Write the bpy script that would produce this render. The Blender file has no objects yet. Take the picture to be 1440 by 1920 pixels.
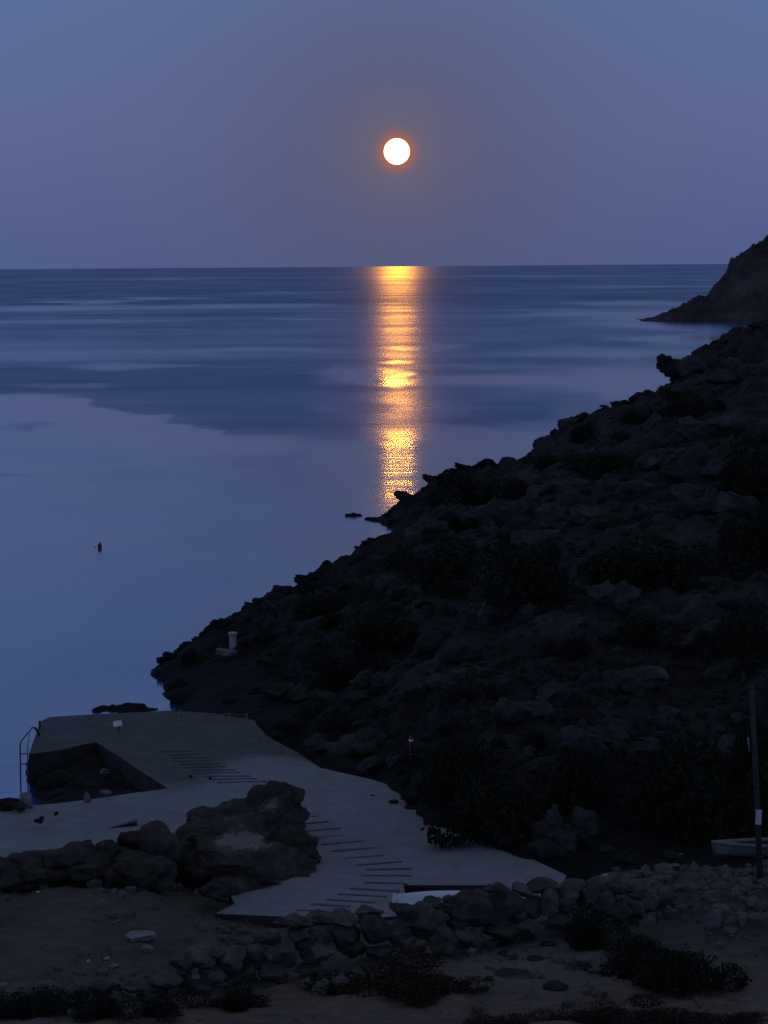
import bpy, bmesh, math, random
import numpy as np
from mathutils import Vector, Matrix

R = math.radians
random.seed(7)
rng = np.random.default_rng(7)
scene = bpy.context.scene
COL = scene.collection

# ------------------------------------------------------------------ camera
F = 5000.0            # focal length in photo pixels (1440 x 1920)
CAM = np.array([0.0, 0.0, 14.0])
PITCH = math.atan((960 - 497.0) / F)
ROLL = 0.0074
_f = np.array([0, math.cos(PITCH), -math.sin(PITCH)])
_r0 = np.array([1.0, 0, 0])
_u0 = np.array([0, math.sin(PITCH), math.cos(PITCH)])
_u = _u0 * math.cos(ROLL) + _r0 * math.sin(ROLL)
_r = _r0 * math.cos(ROLL) - _u0 * math.sin(ROLL)
cam = bpy.data.cameras.new('camera')
cam.sensor_fit = 'HORIZONTAL'
cam.sensor_width = 36.0
cam.lens = 36.0 * F / 1440.0
cam.clip_start = 0.5
cam.clip_end = 80000.0
cam_o = bpy.data.objects.new('camera', cam)
COL.objects.link(cam_o)
cam_o.matrix_world = Matrix(((_r[0], _u[0], -_f[0], CAM[0]),
                             (_r[1], _u[1], -_f[1], CAM[1]),
                             (_r[2], _u[2], -_f[2], CAM[2]),
                             (0, 0, 0, 1)))
scene.camera = cam_o


def ray(u, v):
    return _f + _r * ((u - 720.0) / F) + _u * ((960.0 - v) / F)


def Pz(u, v, z):
    d = ray(u, v)
    return CAM + d * ((z - CAM[2]) / d[2])


def Py(u, v, y):
    d = ray(u, v)
    return CAM + d * (y / d[1])


# ------------------------------------------------------------------ sky, moonlight, exposure
MOON_D = 24000.0
moon_dir = ray(744, 284)
moon_dir = moon_dir / np.linalg.norm(moon_dir)

world = bpy.data.worlds.new('World')
scene.world = world
world.use_nodes = True
nt = world.node_tree
for n in list(nt.nodes):
    nt.nodes.remove(n)


def wn(kind, **kw):
    n = nt.nodes.new(kind)
    for k, v in kw.items():
        setattr(n, k, v)
    return n


def wmath(op, a, b=None):
    n = wn('ShaderNodeMath', operation=op)
    for i, s in enumerate((a, b)):
        if s is None:
            continue
        if isinstance(s, (int, float)):
            n.inputs[i].default_value = s
        else:
            nt.links.new(s, n.inputs[i])
    return n.outputs[0]


geo = wn('ShaderNodeNewGeometry')
vneg = wn('ShaderNodeVectorMath', operation='SCALE')
nt.links.new(geo.outputs['Incoming'], vneg.inputs[0])
vneg.inputs['Scale'].default_value = -1.0
sep = wn('ShaderNodeSeparateXYZ')
nt.links.new(vneg.outputs[0], sep.inputs[0])
elev = wmath('MULTIPLY', wmath('ARCSINE', sep.outputs['Z']), 180 / math.pi)
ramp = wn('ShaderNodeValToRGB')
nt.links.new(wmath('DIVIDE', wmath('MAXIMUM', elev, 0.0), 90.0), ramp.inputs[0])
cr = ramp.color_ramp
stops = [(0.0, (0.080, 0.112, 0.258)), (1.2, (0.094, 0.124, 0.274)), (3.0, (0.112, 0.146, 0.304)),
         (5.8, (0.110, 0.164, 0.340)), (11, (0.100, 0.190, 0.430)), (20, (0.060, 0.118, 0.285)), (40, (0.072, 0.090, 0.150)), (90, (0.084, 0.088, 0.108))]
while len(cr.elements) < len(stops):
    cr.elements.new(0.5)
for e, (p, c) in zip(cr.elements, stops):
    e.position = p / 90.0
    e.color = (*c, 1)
# moon aureole: glow, bloom ring and grey tint painted into the sky
dotn = wn('ShaderNodeVectorMath', operation='DOT_PRODUCT')
nt.links.new(vneg.outputs[0], dotn.inputs[0])
dotn.inputs[1].default_value = moon_dir
ang = wmath('MULTIPLY', wmath('ARCCOSINE', wmath('MINIMUM', dotn.outputs['Value'], 1.0)), 180 / math.pi)


def falloff(sig, power=1.0):
    return wmath('EXPONENT', wmath('MULTIPLY', wmath('POWER', wmath('DIVIDE', ang, sig), power), -1.0))


mixw = wn('ShaderNodeMix', data_type='RGBA')
nt.links.new(wmath('MULTIPLY', falloff(4.2, 1.4), 0.80), mixw.inputs['Factor'])
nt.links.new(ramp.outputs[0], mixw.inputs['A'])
mixw.inputs['B'].default_value = (0.091, 0.088, 0.148, 1)  # grey tint imitates camera tone mapping round the moon


def add_glow(prev, fac, col):
    m = wn('ShaderNodeMix', data_type='RGBA', blend_type='ADD')
    nt.links.new(fac, m.inputs['Factor'])
    nt.links.new(prev, m.inputs['A'])
    m.inputs['B'].default_value = (*col, 1)
    return m.outputs['Result']


c = add_glow(mixw.outputs['Result'], falloff(0.95, 1.3), (0.070, 0.036, 0.0))
mixo = wn('ShaderNodeMix', data_type='RGBA')
nt.links.new(wmath('MULTIPLY', falloff(0.375, 3.2), 0.92), mixo.inputs['Factor'])
nt.links.new(c, mixo.inputs['A'])
mixo.inputs['B'].default_value = (0.52, 0.125, 0.020, 1)  # orange ring imitates bloom at the edge of the disc
c = mixo.outputs['Result']
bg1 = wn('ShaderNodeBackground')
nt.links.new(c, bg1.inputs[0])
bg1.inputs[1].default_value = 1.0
sky = wn('ShaderNodeTexSky', sky_type='NISHITA', sun_disc=False)   # what is left of the sunset behind the camera
sky.sun_elevation = R(-3.0)
sky.sun_rotation = R(180)
bg2 = wn('ShaderNodeBackground')
nt.links.new(sky.outputs[0], bg2.inputs[0])
bg2.inputs[1].default_value = 0.15
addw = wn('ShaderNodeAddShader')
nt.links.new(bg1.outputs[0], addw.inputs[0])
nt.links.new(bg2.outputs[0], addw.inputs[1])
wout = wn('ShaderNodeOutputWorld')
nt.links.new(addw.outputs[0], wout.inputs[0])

moonlight = bpy.data.lights.new('moonlight', 'SUN')      # the low orange moon itself, as the one sun lamp
moonlight.energy = 0.048
moonlight.angle = R(0.55)
moonlight.color = (1.0, 0.35, 0.008)
moonlight_o = bpy.data.objects.new('moonlight', moonlight)
COL.objects.link(moonlight_o)
moonlight_o.rotation_euler = Vector(tuple(moon_dir)).to_track_quat('Z', 'Y').to_euler()

scene.view_settings.view_transform = 'Standard'
scene.view_settings.look = 'None'
scene.view_settings.exposure = 0.0
scene.view_settings.gamma = 1.0
scene.view_settings.use_curve_mapping = False
scene.render.engine = 'CYCLES'
scene.cycles.use_denoising = False
scene.cycles.max_bounces = 6
scene.cycles.sample_clamp_indirect = 4.0
scene.cycles.sample_clamp_direct = 0.0

# ------------------------------------------------------------------ helpers


def hash3(ix, iy, iz, seed):
    h = (ix.astype(np.int64) * 374761393 + iy.astype(np.int64) * 668265263 + iz.astype(np.int64) * 2147483647 + seed * 144665) & 0xFFFFFFFF
    h = ((h ^ (h >> 13)) * 1274126177) & 0xFFFFFFFF
    h = ((h ^ (h >> 15)) * 2246822519) & 0xFFFFFFFF
    return ((h ^ (h >> 16)) & 0xFFFFFF) / float(0xFFFFFF)


def vnoise(x, y, z=None, seed=0):
    x = np.asarray(x, float)
    y = np.asarray(y, float)
    z = np.zeros_like(x) if z is None else np.asarray(z, float)
    ix, iy, iz = np.floor(x), np.floor(y), np.floor(z)
    fx, fy, fz = x - ix, y - iy, z - iz
    fx, fy, fz = (t * t * t * (t * (t * 6 - 15) + 10) for t in (fx, fy, fz))
    out = 0
    for a in (0, 1):
        for b in (0, 1):
            for cc in (0, 1):
                w = (fx if a else 1 - fx) * (fy if b else 1 - fy) * (fz if cc else 1 - fz)
                out = out + w * hash3(ix + a, iy + b, iz + cc, seed)
    return out * 2 - 1


def fbm(x, y, z=None, octv=4, seed=0, gain=0.5):
    s, a, f = 0, 1.0, 1.0
    for o in range(octv):
        s = s + a * vnoise(x * f, y * f, None if z is None else z * f, seed + o * 17)
        a *= gain
        f *= 2.03
    return s


def link(o, parent=None):
    COL.objects.link(o)
    if parent is not None:
        o.parent = parent
    return o


def mesh_arrays(name, verts, faces, smooth=True):
    """verts (n,3), faces (m,k) arrays -> mesh"""
    verts = np.asarray(verts, np.float32)
    faces = np.asarray(faces, np.int32)
    me = bpy.data.meshes.new(name)
    me.vertices.add(len(verts))
    me.vertices.foreach_set('co', verts.ravel())
    k = faces.shape[1]
    me.loops.add(faces.size)
    me.loops.foreach_set('vertex_index', faces.ravel())
    me.polygons.add(len(faces))
    me.polygons.foreach_set('loop_start', np.arange(0, faces.size, k, dtype=np.int32))
    me.polygons.foreach_set('use_smooth', np.full(len(faces), smooth))
    me.update(calc_edges=True)
    me.validate()
    return me


def mobj(name, me, mat, parent=None, loc=None):
    o = bpy.data.objects.new(name, me)
    if mat is not None and not me.materials:
        me.materials.append(mat)
    link(o, parent)
    if loc is not None:
        o.location = tuple(loc)
    return o


def bobj(name, bm, mat, parent=None, smooth=False, loc=None):
    me = bpy.data.meshes.new(name)
    bm.normal_update()
    bm.to_mesh(me)
    bm.free()
    if smooth:
        for p in me.polygons:
            p.use_smooth = True
    return mobj(name, me, mat, parent, loc)


def tag(o, label=None, cat=None, group=None, kind=None):
    if label:
        o['label'] = label
    if cat:
        o['category'] = cat
    if group:
        o['group'] = group
    if kind:
        o['kind'] = kind
    return o


def empty(name, loc, rz=0.0):
    o = bpy.data.objects.new(name, None)
    o.empty_display_size = 0.2
    link(o)
    o.location = tuple(loc)
    o.rotation_euler = (0, 0, rz)
    return o


def tube_bm(pts, r, seg=8, bm=None, cap=True):
    bm = bm or bmesh.new()
    pts = [Vector(p) for p in pts]
    rad = r if isinstance(r, (list, tuple)) else [r] * len(pts)
    rings = []
    for i, p in enumerate(pts):
        t = (pts[min(i + 1, len(pts) - 1)] - pts[max(i - 1, 0)]).normalized()
        a = t.orthogonal().normalized() if i == 0 else (rings[-1][1] - t * rings[-1][1].dot(t)).normalized()
        b = t.cross(a)
        ring = [bm.verts.new(p + (a * math.cos(2 * math.pi * k / seg) + b * math.sin(2 * math.pi * k / seg)) * rad[i]) for k in range(seg)]
        rings.append((ring, a))
    for i in range(len(rings) - 1):
        A, B = rings[i][0], rings[i + 1][0]
        for k in range(seg):
            bm.faces.new((A[k], A[(k + 1) % seg], B[(k + 1) % seg], B[k]))
    if cap:
        bm.faces.new(rings[0][0][::-1])
        bm.faces.new(rings[-1][0])
    return bm


def lathe_bm(prof, seg=20, bm=None):
    bm = bm or bmesh.new()
    rings = []
    for (r, z) in prof:
        rings.append([bm.verts.new((r * math.cos(2 * math.pi * k / seg), r * math.sin(2 * math.pi * k / seg), z)) for k in range(seg)])
    for i in range(len(rings) - 1):
        A, B = rings[i], rings[i + 1]
        for k in range(seg):
            bm.faces.new((A[k], A[(k + 1) % seg], B[(k + 1) % seg], B[k]))
    bm.faces.new(rings[0][::-1])
    bm.faces.new(rings[-1])
    return bm


def box_bm(cx, cy, cz, sx, sy, sz, bm=None, bevel=0.0):
    bm = bm or bmesh.new()
    r = bmesh.ops.create_cube(bm, size=1.0)
    for v in r['verts']:
        v.co = Vector((cx + v.co.x * sx, cy + v.co.y * sy, cz + v.co.z * sz))
    if bevel:
        es = list({e for v in r['verts'] for e in v.link_edges})
        bmesh.ops.bevel(bm, geom=es, offset=bevel, segments=2, affect='EDGES')
    return bm


# ------------------------------------------------------------------ materials


class NM:
    def __init__(self, name):
        self.m = bpy.data.materials.new(name)
        self.m.use_nodes = True
        self.nt = self.m.node_tree
        self.b = self.nt.nodes['Principled BSDF']
        self.pos = None

    def n(self, kind, **kw):
        nd = self.nt.nodes.new(kind)
        for k, v in kw.items():
            setattr(nd, k, v)
        return nd

    def l(self, a, b):
        self.nt.links.new(a, b)

    def coord(self, obj=False):
        if obj:
            t = self.n('ShaderNodeTexCoord')
            return t.outputs['Object']
        g = self.n('ShaderNodeNewGeometry')
        return g.outputs['Position']

    def noise(self, co, scale, detail=5.0, rough=0.55, scl=None):
        if scl is not None:
            mp = self.n('ShaderNodeMapping')
            self.l(co, mp.inputs[0])
            mp.inputs['Scale'].default_value = scl
            co = mp.outputs[0]
        t = self.n('ShaderNodeTexNoise')
        self.l(co, t.inputs['Vector'])
        t.inputs['Scale'].default_value = scale
        t.inputs['Detail'].default_value = detail
        t.inputs['Roughness'].default_value = rough
        return t.outputs['Fac']

    def ramp(self, fac, stops):
        r = self.n('ShaderNodeValToRGB')
        self.l(fac, r.inputs[0])
        e = r.color_ramp.elements
        while len(e) < len(stops):
            e.new(0.5)
        for el, (p, c) in zip(e, stops):
            el.position = p
            if isinstance(c, (int, float)):
                c = (c, c, c)
            el.color = (*c, 1)
        return r.outputs[0]

    def mix(self, fac, a, b, blend='MIX'):
        m = self.n('ShaderNodeMix', data_type='RGBA', blend_type=blend)
        for key, s in (('Factor', fac), ('A', a), ('B', b)):
            if isinstance(s, (int, float)):
                m.inputs[key].default_value = s
            elif isinstance(s, tuple):
                m.inputs[key].default_value = (*s, 1) if len(s) == 3 else s
            else:
                self.l(s, m.inputs[key])
        return m.outputs['Result']

    def math(self, op, a, b=None):
        n = self.n('ShaderNodeMath', operation=op)
        for i, s in enumerate((a, b)):
            if s is None:
                continue
            if isinstance(s, (int, float)):
                n.inputs[i].default_value = s
            else:
                self.l(s, n.inputs[i])
        return n.outputs[0]

    def bump(self, h, dist, strength=1.0, prev=None):
        b = self.n('ShaderNodeBump')
        self.l(h, b.inputs['Height'])
        b.inputs['Distance'].default_value = dist
        b.inputs['Strength'].default_value = strength
        if prev is not None:
            self.l(prev, b.inputs['Normal'])
        return b.outputs[0]

    def out(self, color, rough=0.9, normal=None, spec=0.25, metal=0.0):
        b = self.b
        if isinstance(color, tuple):
            b.inputs['Base Color'].default_value = (*color, 1)
        else:
            self.l(color, b.inputs['Base Color'])
        if isinstance(rough, (int, float)):
            b.inputs['Roughness'].default_value = rough
        else:
            self.l(rough, b.inputs['Roughness'])
        b.inputs['Specular IOR Level'].default_value = spec
        b.inputs['Metallic'].default_value = metal
        if normal is not None:
            self.l(normal, b.inputs['Normal'])
        return self.m


def rock_mat(name, dark, mid, light, scale=1.0, obj=False, bumpd=0.06, splash=None, pale=()):
    k = NM(name)
    co = k.coord(obj)
    n1 = k.noise(co, 0.9 * scale, 6, 0.6)
    n2 = k.noise(co, 4.5 * scale, 6, 0.65)
    n3 = k.noise(co, 22 * scale, 4, 0.6)
    c1 = k.ramp(n1, [(0.30, dark), (0.52, mid), (0.72, light)])
    c2 = k.ramp(n2, [(0.28, dark), (0.50, mid), (0.74, light)])
    c3 = k.mix(0.45, c1, c2)
    c4 = k.mix(k.ramp(n3, [(0.62, 0.0), (0.78, 0.5)]), c3, tuple(min(1, x * 1.35) for x in light))
    h = k.math('ADD', k.math('MULTIPLY', n2, 1.0), k.math('MULTIPLY', n3, 0.35))
    if obj:
        inf = k.n('ShaderNodeObjectInfo')
        var = k.ramp(inf.outputs['Random'], [(0.0, 0.62), (0.6, 1.0), (1.0, 1.45)])
        c4 = k.mix(1.0, c4, var, 'MULTIPLY')
    for (pc, r0, r1) in pale:                     # bare pale mineral faces
        dn = k.n('ShaderNodeVectorMath', operation='DISTANCE')
        k.l(co, dn.inputs[0])
        dn.inputs[1].default_value = pc
        mp_ = k.n('ShaderNodeMapRange')
        k.l(k.math('ADD', dn.outputs['Value'], k.math('MULTIPLY', k.math('SUBTRACT', n2, 0.5), 1.5)), mp_.inputs[0])
        mp_.inputs['From Min'].default_value = r0
        mp_.inputs['From Max'].default_value = r1
        mp_.inputs['To Min'].default_value = 0.85
        mp_.inputs['To Max'].default_value = 0.0
        c4 = k.mix(mp_.outputs[0], c4, (0.30, 0.265, 0.225))
    if splash:                                    # black lichen and spray-stained rock low above the sea
        sp_ = k.n('ShaderNodeSeparateXYZ')
        k.l(co, sp_.inputs[0])
        zz = k.math('ADD', sp_.outputs['Z'], k.math('MULTIPLY', k.math('SUBTRACT', n1, 0.5), 1.6))
        mr = k.n('ShaderNodeMapRange')
        k.l(zz, mr.inputs[0])
        mr.inputs['From Min'].default_value = splash[0]
        mr.inputs['From Max'].default_value = splash[1]
        c4 = k.mix(mr.outputs[0], k.mix(1.0, c4, (0.30, 0.29, 0.28), 'MULTIPLY'), c4)
    return k.out(c4, 0.92, k.bump(h, bumpd, 0.9), 0.2)


M = {}
M['hill'] = rock_mat('hillside_rock', (0.012, 0.0106, 0.0088), (0.029, 0.0266, 0.0232), (0.098, 0.090, 0.079), 0.35, False, 0.18, (0.9, 2.4))
M['hill_boulder'] = rock_mat('hill_boulder_rock', (0.018, 0.0170, 0.0155), (0.041, 0.0385, 0.035), (0.106, 0.100, 0.091), 1.6, True, 0.05)
M['hill_ledge'] = rock_mat('hill_ledge_rock', (0.018, 0.0168, 0.015), (0.060, 0.0555, 0.049), (0.165, 0.153, 0.136), 0.8, False, 0.09)
M['shore_rock'] = rock_mat('shore_rock', (0.008, 0.007, 0.006), (0.018, 0.016, 0.013), (0.042, 0.037, 0.030), 1.5, True, 0.05)
M['wall_stone'] = rock_mat('wall_stone', (0.052, 0.048, 0.040), (0.120, 0.112, 0.094), (0.220, 0.206, 0.176), 2.0, True, 0.03)
M['outcrop'] = rock_mat('outcrop_rock', (0.024, 0.020, 0.016), (0.060, 0.051, 0.041), (0.170, 0.146, 0.118), 0.9, False, 0.07, None, [(tuple(Py(455, 1588, 57.6)), 0.50, 0.66), (tuple(Py(445, 1518, 59.3)), 0.10, 0.40), (tuple(Py(505, 1500, 59.5)), 0.06, 0.3)])
M['pale_rock'] = rock_mat('pale_rock', (0.26, 0.25, 0.24), (0.40, 0.39, 0.37), (0.55, 0.54, 0.52), 3.0, True, 0.02)
M['grey_rock'] = rock_mat('grey_rock', (0.10, 0.095, 0.09), (0.17, 0.165, 0.155), (0.26, 0.25, 0.235), 3.0, True, 0.02)
M['headland'] = rock_mat('headland_rock', (0.040, 0.034, 0.030), (0.085, 0.073, 0.064), (0.165, 0.144, 0.128), 0.10, False, 0.9)

k = NM('earth')
co = k.coord()
n1 = k.noise(co, 0.35, 5, 0.6)
n2 = k.noise(co, 3.0, 6, 0.65)
n3 = k.noise(co, 30, 3, 0.6)
c1 = k.ramp(n1, [(0.30, (0.050, 0.043, 0.036)), (0.50, (0.104, 0.087, 0.069)), (0.70, (0.180, 0.152, 0.121))])
c2 = k.ramp(n2, [(0.30, (0.048, 0.041, 0.034)), (0.52, (0.106, 0.088, 0.070)), (0.72, (0.190, 0.160, 0.128))])
c3 = k.mix(0.45, c1, c2)
c3 = k.mix(k.ramp(n3, [(0.60, 0.0), (0.75, 0.35)]), c3, (0.27, 0.24, 0.20))
sp_ = k.n('ShaderNodeSeparateXYZ')
k.l(co, sp_.inputs[0])
trk = k.math('ADD', sp_.outputs['Y'], k.math('MULTIPLY', k.math('SUBTRACT', n1, 0.5), 3.0))
mr = k.n('ShaderNodeMapRange')            # the trodden, dusty track is paler than the tilled field
k.l(trk, mr.inputs[0])
mr.inputs['From Min'].default_value = 45.6
mr.inputs['From Max'].default_value = 48.0
mr.inputs['To Min'].default_value = 1.0
mr.inputs['To Max'].default_value = 0.0
dust = k.mix(1.0, c3, (1.65, 1.50, 1.38), 'MULTIPLY')
c3 = k.mix(mr.outputs[0], c3, dust)
dv3 = k.n('ShaderNodeVectorMath', operation='DISTANCE')
k.l(co, dv3.inputs[0])
dv3.inputs[1].default_value = tuple(Pz(990, 1800, 1.42))
sand = k.math('ADD', dv3.outputs['Value'], k.math('MULTIPLY', k.math('SUBTRACT', n2, 0.5), 1.6))
mr2 = k.n('ShaderNodeMapRange')
k.l(sand, mr2.inputs[0])
mr2.inputs['From Min'].default_value = 0.7
mr2.inputs['From Max'].default_value = 1.9
mr2.inputs['To Min'].default_value = 0.55
mr2.inputs['To Max'].default_value = 0.0
c3 = k.mix(mr2.outputs[0], c3, (0.235, 0.205, 0.185))
M['earth'] = k.out(c3, 0.95, k.bump(k.math('ADD', n2, k.math('MULTIPLY', n3, 0.3)), 0.06, 0.8), 0.15)

k = NM('weathered_concrete')
co = k.coord()
n1 = k.noise(co, 0.22, 5, 0.6)
n2 = k.noise(co, 2.2, 6, 0.6)
n3 = k.noise(co, 14, 4, 0.6, (1, 0.25, 1))
at = k.n('ShaderNodeAttribute', attribute_name='dirt')
clean = k.ramp(n2, [(0.25, (0.245, 0.252, 0.255)), (0.75, (0.335, 0.342, 0.345))])
dirty = k.ramp(n2, [(0.25, (0.078, 0.074, 0.066)), (0.75, (0.140, 0.134, 0.122))])
df = k.ramp(k.math('ADD', at.outputs['Fac'], k.math('MULTIPLY', k.math('SUBTRACT', n1, 0.5), 0.7)), [(0.30, 0.0), (0.62, 1.0)])
cc = k.mix(df, clean, dirty)
cc = k.mix(k.ramp(n3, [(0.58, 0.0), (0.80, 0.45)]), cc, (0.13, 0.125, 0.12))
vo = k.n('ShaderNodeTexVoronoi', feature='DISTANCE_TO_EDGE')     # shrinkage cracks and pour joints
wob = k.n('ShaderNodeVectorMath', operation='ADD')
nv = k.n('ShaderNodeTexNoise')
k.l(co, nv.inputs['Vector'])
nv.inputs['Scale'].default_value = 1.3
k.l(co, wob.inputs[0])
k.l(nv.outputs['Color'], wob.inputs[1])
k.l(wob.outputs[0], vo.inputs['Vector'])
vo.inputs['Scale'].default_value = 0.36
crack = k.math('MULTIPLY', k.math('LESS_THAN', vo.outputs['Distance'], 0.012), k.ramp(n2, [(0.45, 0.0), (0.65, 0.30)]))
cc = k.mix(crack, cc, (0.06, 0.057, 0.052))
n5 = k.noise(co, 0.7, 4, 0.7, (1, 0.5, 1))
cc = k.mix(k.ramp(n5, [(0.50, 0.0), (0.72, 0.5)]), cc, (0.16, 0.155, 0.148))
M['concrete'] = k.out(cc, 0.80, k.bump(k.math('ADD', n3, n2), 0.012, 0.8), 0.3)

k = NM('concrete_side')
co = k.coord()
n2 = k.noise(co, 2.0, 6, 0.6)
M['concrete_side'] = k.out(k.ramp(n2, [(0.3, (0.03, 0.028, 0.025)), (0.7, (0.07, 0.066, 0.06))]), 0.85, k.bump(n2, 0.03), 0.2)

k = NM('sea_water')
co = k.coord()
at = k.n('ShaderNodeAttribute', attribute_name='slick')
sl = at.outputs['Fac']
w1 = k.noise(co, 0.42, 3, 0.55, (0.6, 1.0, 1))
w3 = k.noise(co, 0.030, 9, 0.52, (0.5, 1.0, 1))
w4 = k.noise(co, 0.020, 9, 0.70, (0.22, 1.0, 1))
ruf = k.math('SUBTRACT', 1.0, sl)
hgt = k.math('ADD', k.math('MULTIPLY', w1, 0.020), k.math('MULTIPLY', w3, 0.25))
rough = k.math('ADD', k.math('MULTIPLY', ruf, 0.25), 0.085)
rough = k.math('MULTIPLY', rough, k.math('ADD', k.math('MULTIPLY', w4, 1.3), 0.35))
M['sea'] = k.out((0.002, 0.064, 0.250), rough, k.bump(hgt, 1.0, 1.0), 0.5)
k.l(k.math('MAXIMUM', k.math('ADD', k.math('MULTIPLY', sl, 0.62), 0.20), 0.015), k.b.inputs['Specular IOR Level'])
k.l(k.math('ADD', k.math('MULTIPLY', k.math('MAXIMUM', sl, 0.0), 0.42), 1.33), k.b.inputs['IOR'])


def plain(name, col, rough=0.6, spec=0.4, metal=0.0, var=0.25, scale=12, emit=None):
    k = NM(name)
    co = k.coord(True)
    n = k.noise(co, scale, 5, 0.6)
    c = k.ramp(n, [(0.3, tuple(x * (1 - var) for x in col)), (0.7, tuple(min(1, x * (1 + var * 0.5)) for x in col))])
    k.out(c, rough, k.bump(n, 0.004, 0.5), spec, metal)
    return k.m


M['timber'] = plain('tarred_timber', (0.150, 0.142, 0.130), 0.8, 0.2, var=0.4, scale=9)
M['white_paint'] = plain('white_paint', (0.86, 0.87, 0.88), 0.35, 0.5, var=0.08, scale=4)
M['gelcoat'] = plain('white_gelcoat', (0.88, 0.90, 0.92), 0.22, 0.6, var=0.04, scale=3)
M['gelcoat'].node_tree.nodes['Principled BSDF'].inputs['Coat Weight'].default_value = 1.0
M['gelcoat'].node_tree.nodes['Principled BSDF'].inputs['Coat Roughness'].default_value = 0.12
M['pale_grey_paint'] = plain('pale_grey_paint', (0.24, 0.235, 0.22), 0.6, 0.3, var=0.25, scale=5)
M['dark_paint'] = plain('dark_paint', (0.02, 0.02, 0.024), 0.6, 0.3)
M['red_paint'] = plain('red_paint', (0.16, 0.018, 0.022), 0.5, 0.4, var=0.3)
M['reflective_white'] = plain('reflective_white', (0.86, 0.86, 0.86), 0.3, 0.5, var=0.05)
M['pole_wood'] = plain('pole_wood', (0.075, 0.068, 0.062), 0.85, 0.2, var=0.4, scale=6)
M['galvanised'] = plain('galvanised_steel', (0.30, 0.31, 0.33), 0.4, 0.5, metal=0.7)
M['steel_dark'] = plain('rusted_steel', (0.05, 0.045, 0.042), 0.6, 0.4, metal=0.3)
M['lime'] = plain('whitewashed_concrete', (0.46, 0.45, 0.41), 0.85, 0.2, var=0.25, scale=6)
M['rope'] = plain('rope', (0.22, 0.20, 0.17), 0.9, 0.1)
M['leaf_dark'] = plain('scrub_leaf', (0.026, 0.028, 0.017), 0.8, 0.15, var=0.7, scale=3)
M['leaf_green'] = plain('succulent_leaf', (0.055, 0.095, 0.045), 0.55, 0.3, var=0.3, scale=3)
M['twig'] = plain('twig', (0.04, 0.033, 0.027), 0.9, 0.1)
M['dry_grass'] = plain('dry_grass', (0.105, 0.066, 0.045), 0.9, 0.1, var=0.5, scale=2)
M['brown_scrub'] = plain('brown_scrub', (0.060, 0.036, 0.025), 0.9, 0.1, var=0.5, scale=2)

k = NM('notice_print')          # white plate with rows of small grey print
tc = k.n('ShaderNodeTexCoord')
sp = k.n('ShaderNodeSeparateXYZ')
k.l(tc.outputs['Generated'], sp.inputs[0])
rows = k.math('LESS_THAN', k.math('FRACT', k.math('MULTIPLY', sp.outputs['Z'], 9.0)), 0.38)
cells = k.noise(tc.outputs['Generated'], 28, 2, 0.5, (1, 0.0, 0.7))
ink = k.math('MULTIPLY', rows, k.math('GREATER_THAN', cells, 0.47))
M['notice'] = k.out(k.mix(k.math('MULTIPLY', ink, 0.75), (0.80, 0.81, 0.82), (0.20, 0.22, 0.26)), 0.4, None, 0.4)

k = NM('moon_surface')
em = k.n('ShaderNodeEmission')
em.inputs[0].default_value = (1.0, 0.80, 0.42, 1)
em.inputs[1].default_value = 3.4
k.l(em.outputs[0], k.nt.nodes['Material Output'].inputs['Surface'])
M['moon'] = k.m

# ------------------------------------------------------------------ terrain heights
ctrl = []                        # (x, y, z)


def cp_y(u, v, y):
    p = Py(u, v, y)
    ctrl.append(tuple(p))


def cp_z(u, v, z, zz=None):
    p = Pz(u, v, z)
    ctrl.append((p[0], p[1], z if zz is None else zz))


# skyline of the near hill
SKYLINE = [(330, 1228, 93), (400, 1170, 97), (445, 1162, 98), (500, 1112, 104), (570, 1084, 109), (640, 1052, 115),
           (700, 1018, 121), (738, 1003, 125), (740, 958, 148), (765, 938, 151), (800, 920, 154), (870, 884, 163), (930, 876, 167),
           (1000, 858, 172), (1040, 815, 172), (1120, 782, 176), (1200, 752, 180), (1250, 735, 182), (1310, 672, 188),
           (1350, 648, 192), (1440, 632, 205)]
for s in SKYLINE:
    cp_y(s[0], s[1] + (9 if s[0] > 330 else 0) + (22 if s[0] > 1360 else 0), s[2])
ctrl += [(38, 205, 7.4), (44, 212, 7.6), (60, 200, 9.0), (70, 225, 8.5)]
# shore
for (u, v) in [(285, 1258), (312, 1305), (330, 1322), (742, 988), (700, 975)]:
    cp_z(u, v, 0.02)
# under water, outside the shore and behind the skyline
for (u, v, zz) in [(250, 1240, -1), (330, 1170, -1.2), (420, 1110, -1.5), (540, 1040, -1.6), (640, 1000, -1.5), (690, 990, -0.5),
                   (660, 955, -1.0), (740, 915, -1.6), (850, 850, -1.8), (960, 825, -2), (1010, 770, -2.2), (1110, 735, -2.5),
                   (200, 1310, -1.3), (60, 1300, -2), (-60, 1380, -2), (20, 1450, -1.2), (-60, 1480, -1.2), (100, 1200, -3), (300, 1050, -3), (0, 1000, -3.5),
                   (550, 930, -3.5), (780, 830, -3.5)]:
    cp_z(u, v, 0.0, zz)
ctrl += [(17.0, 204, -2.5), (22.5, 216, -2.5), (29, 232, -2.0), (12, 225, -3.5)]
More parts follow.
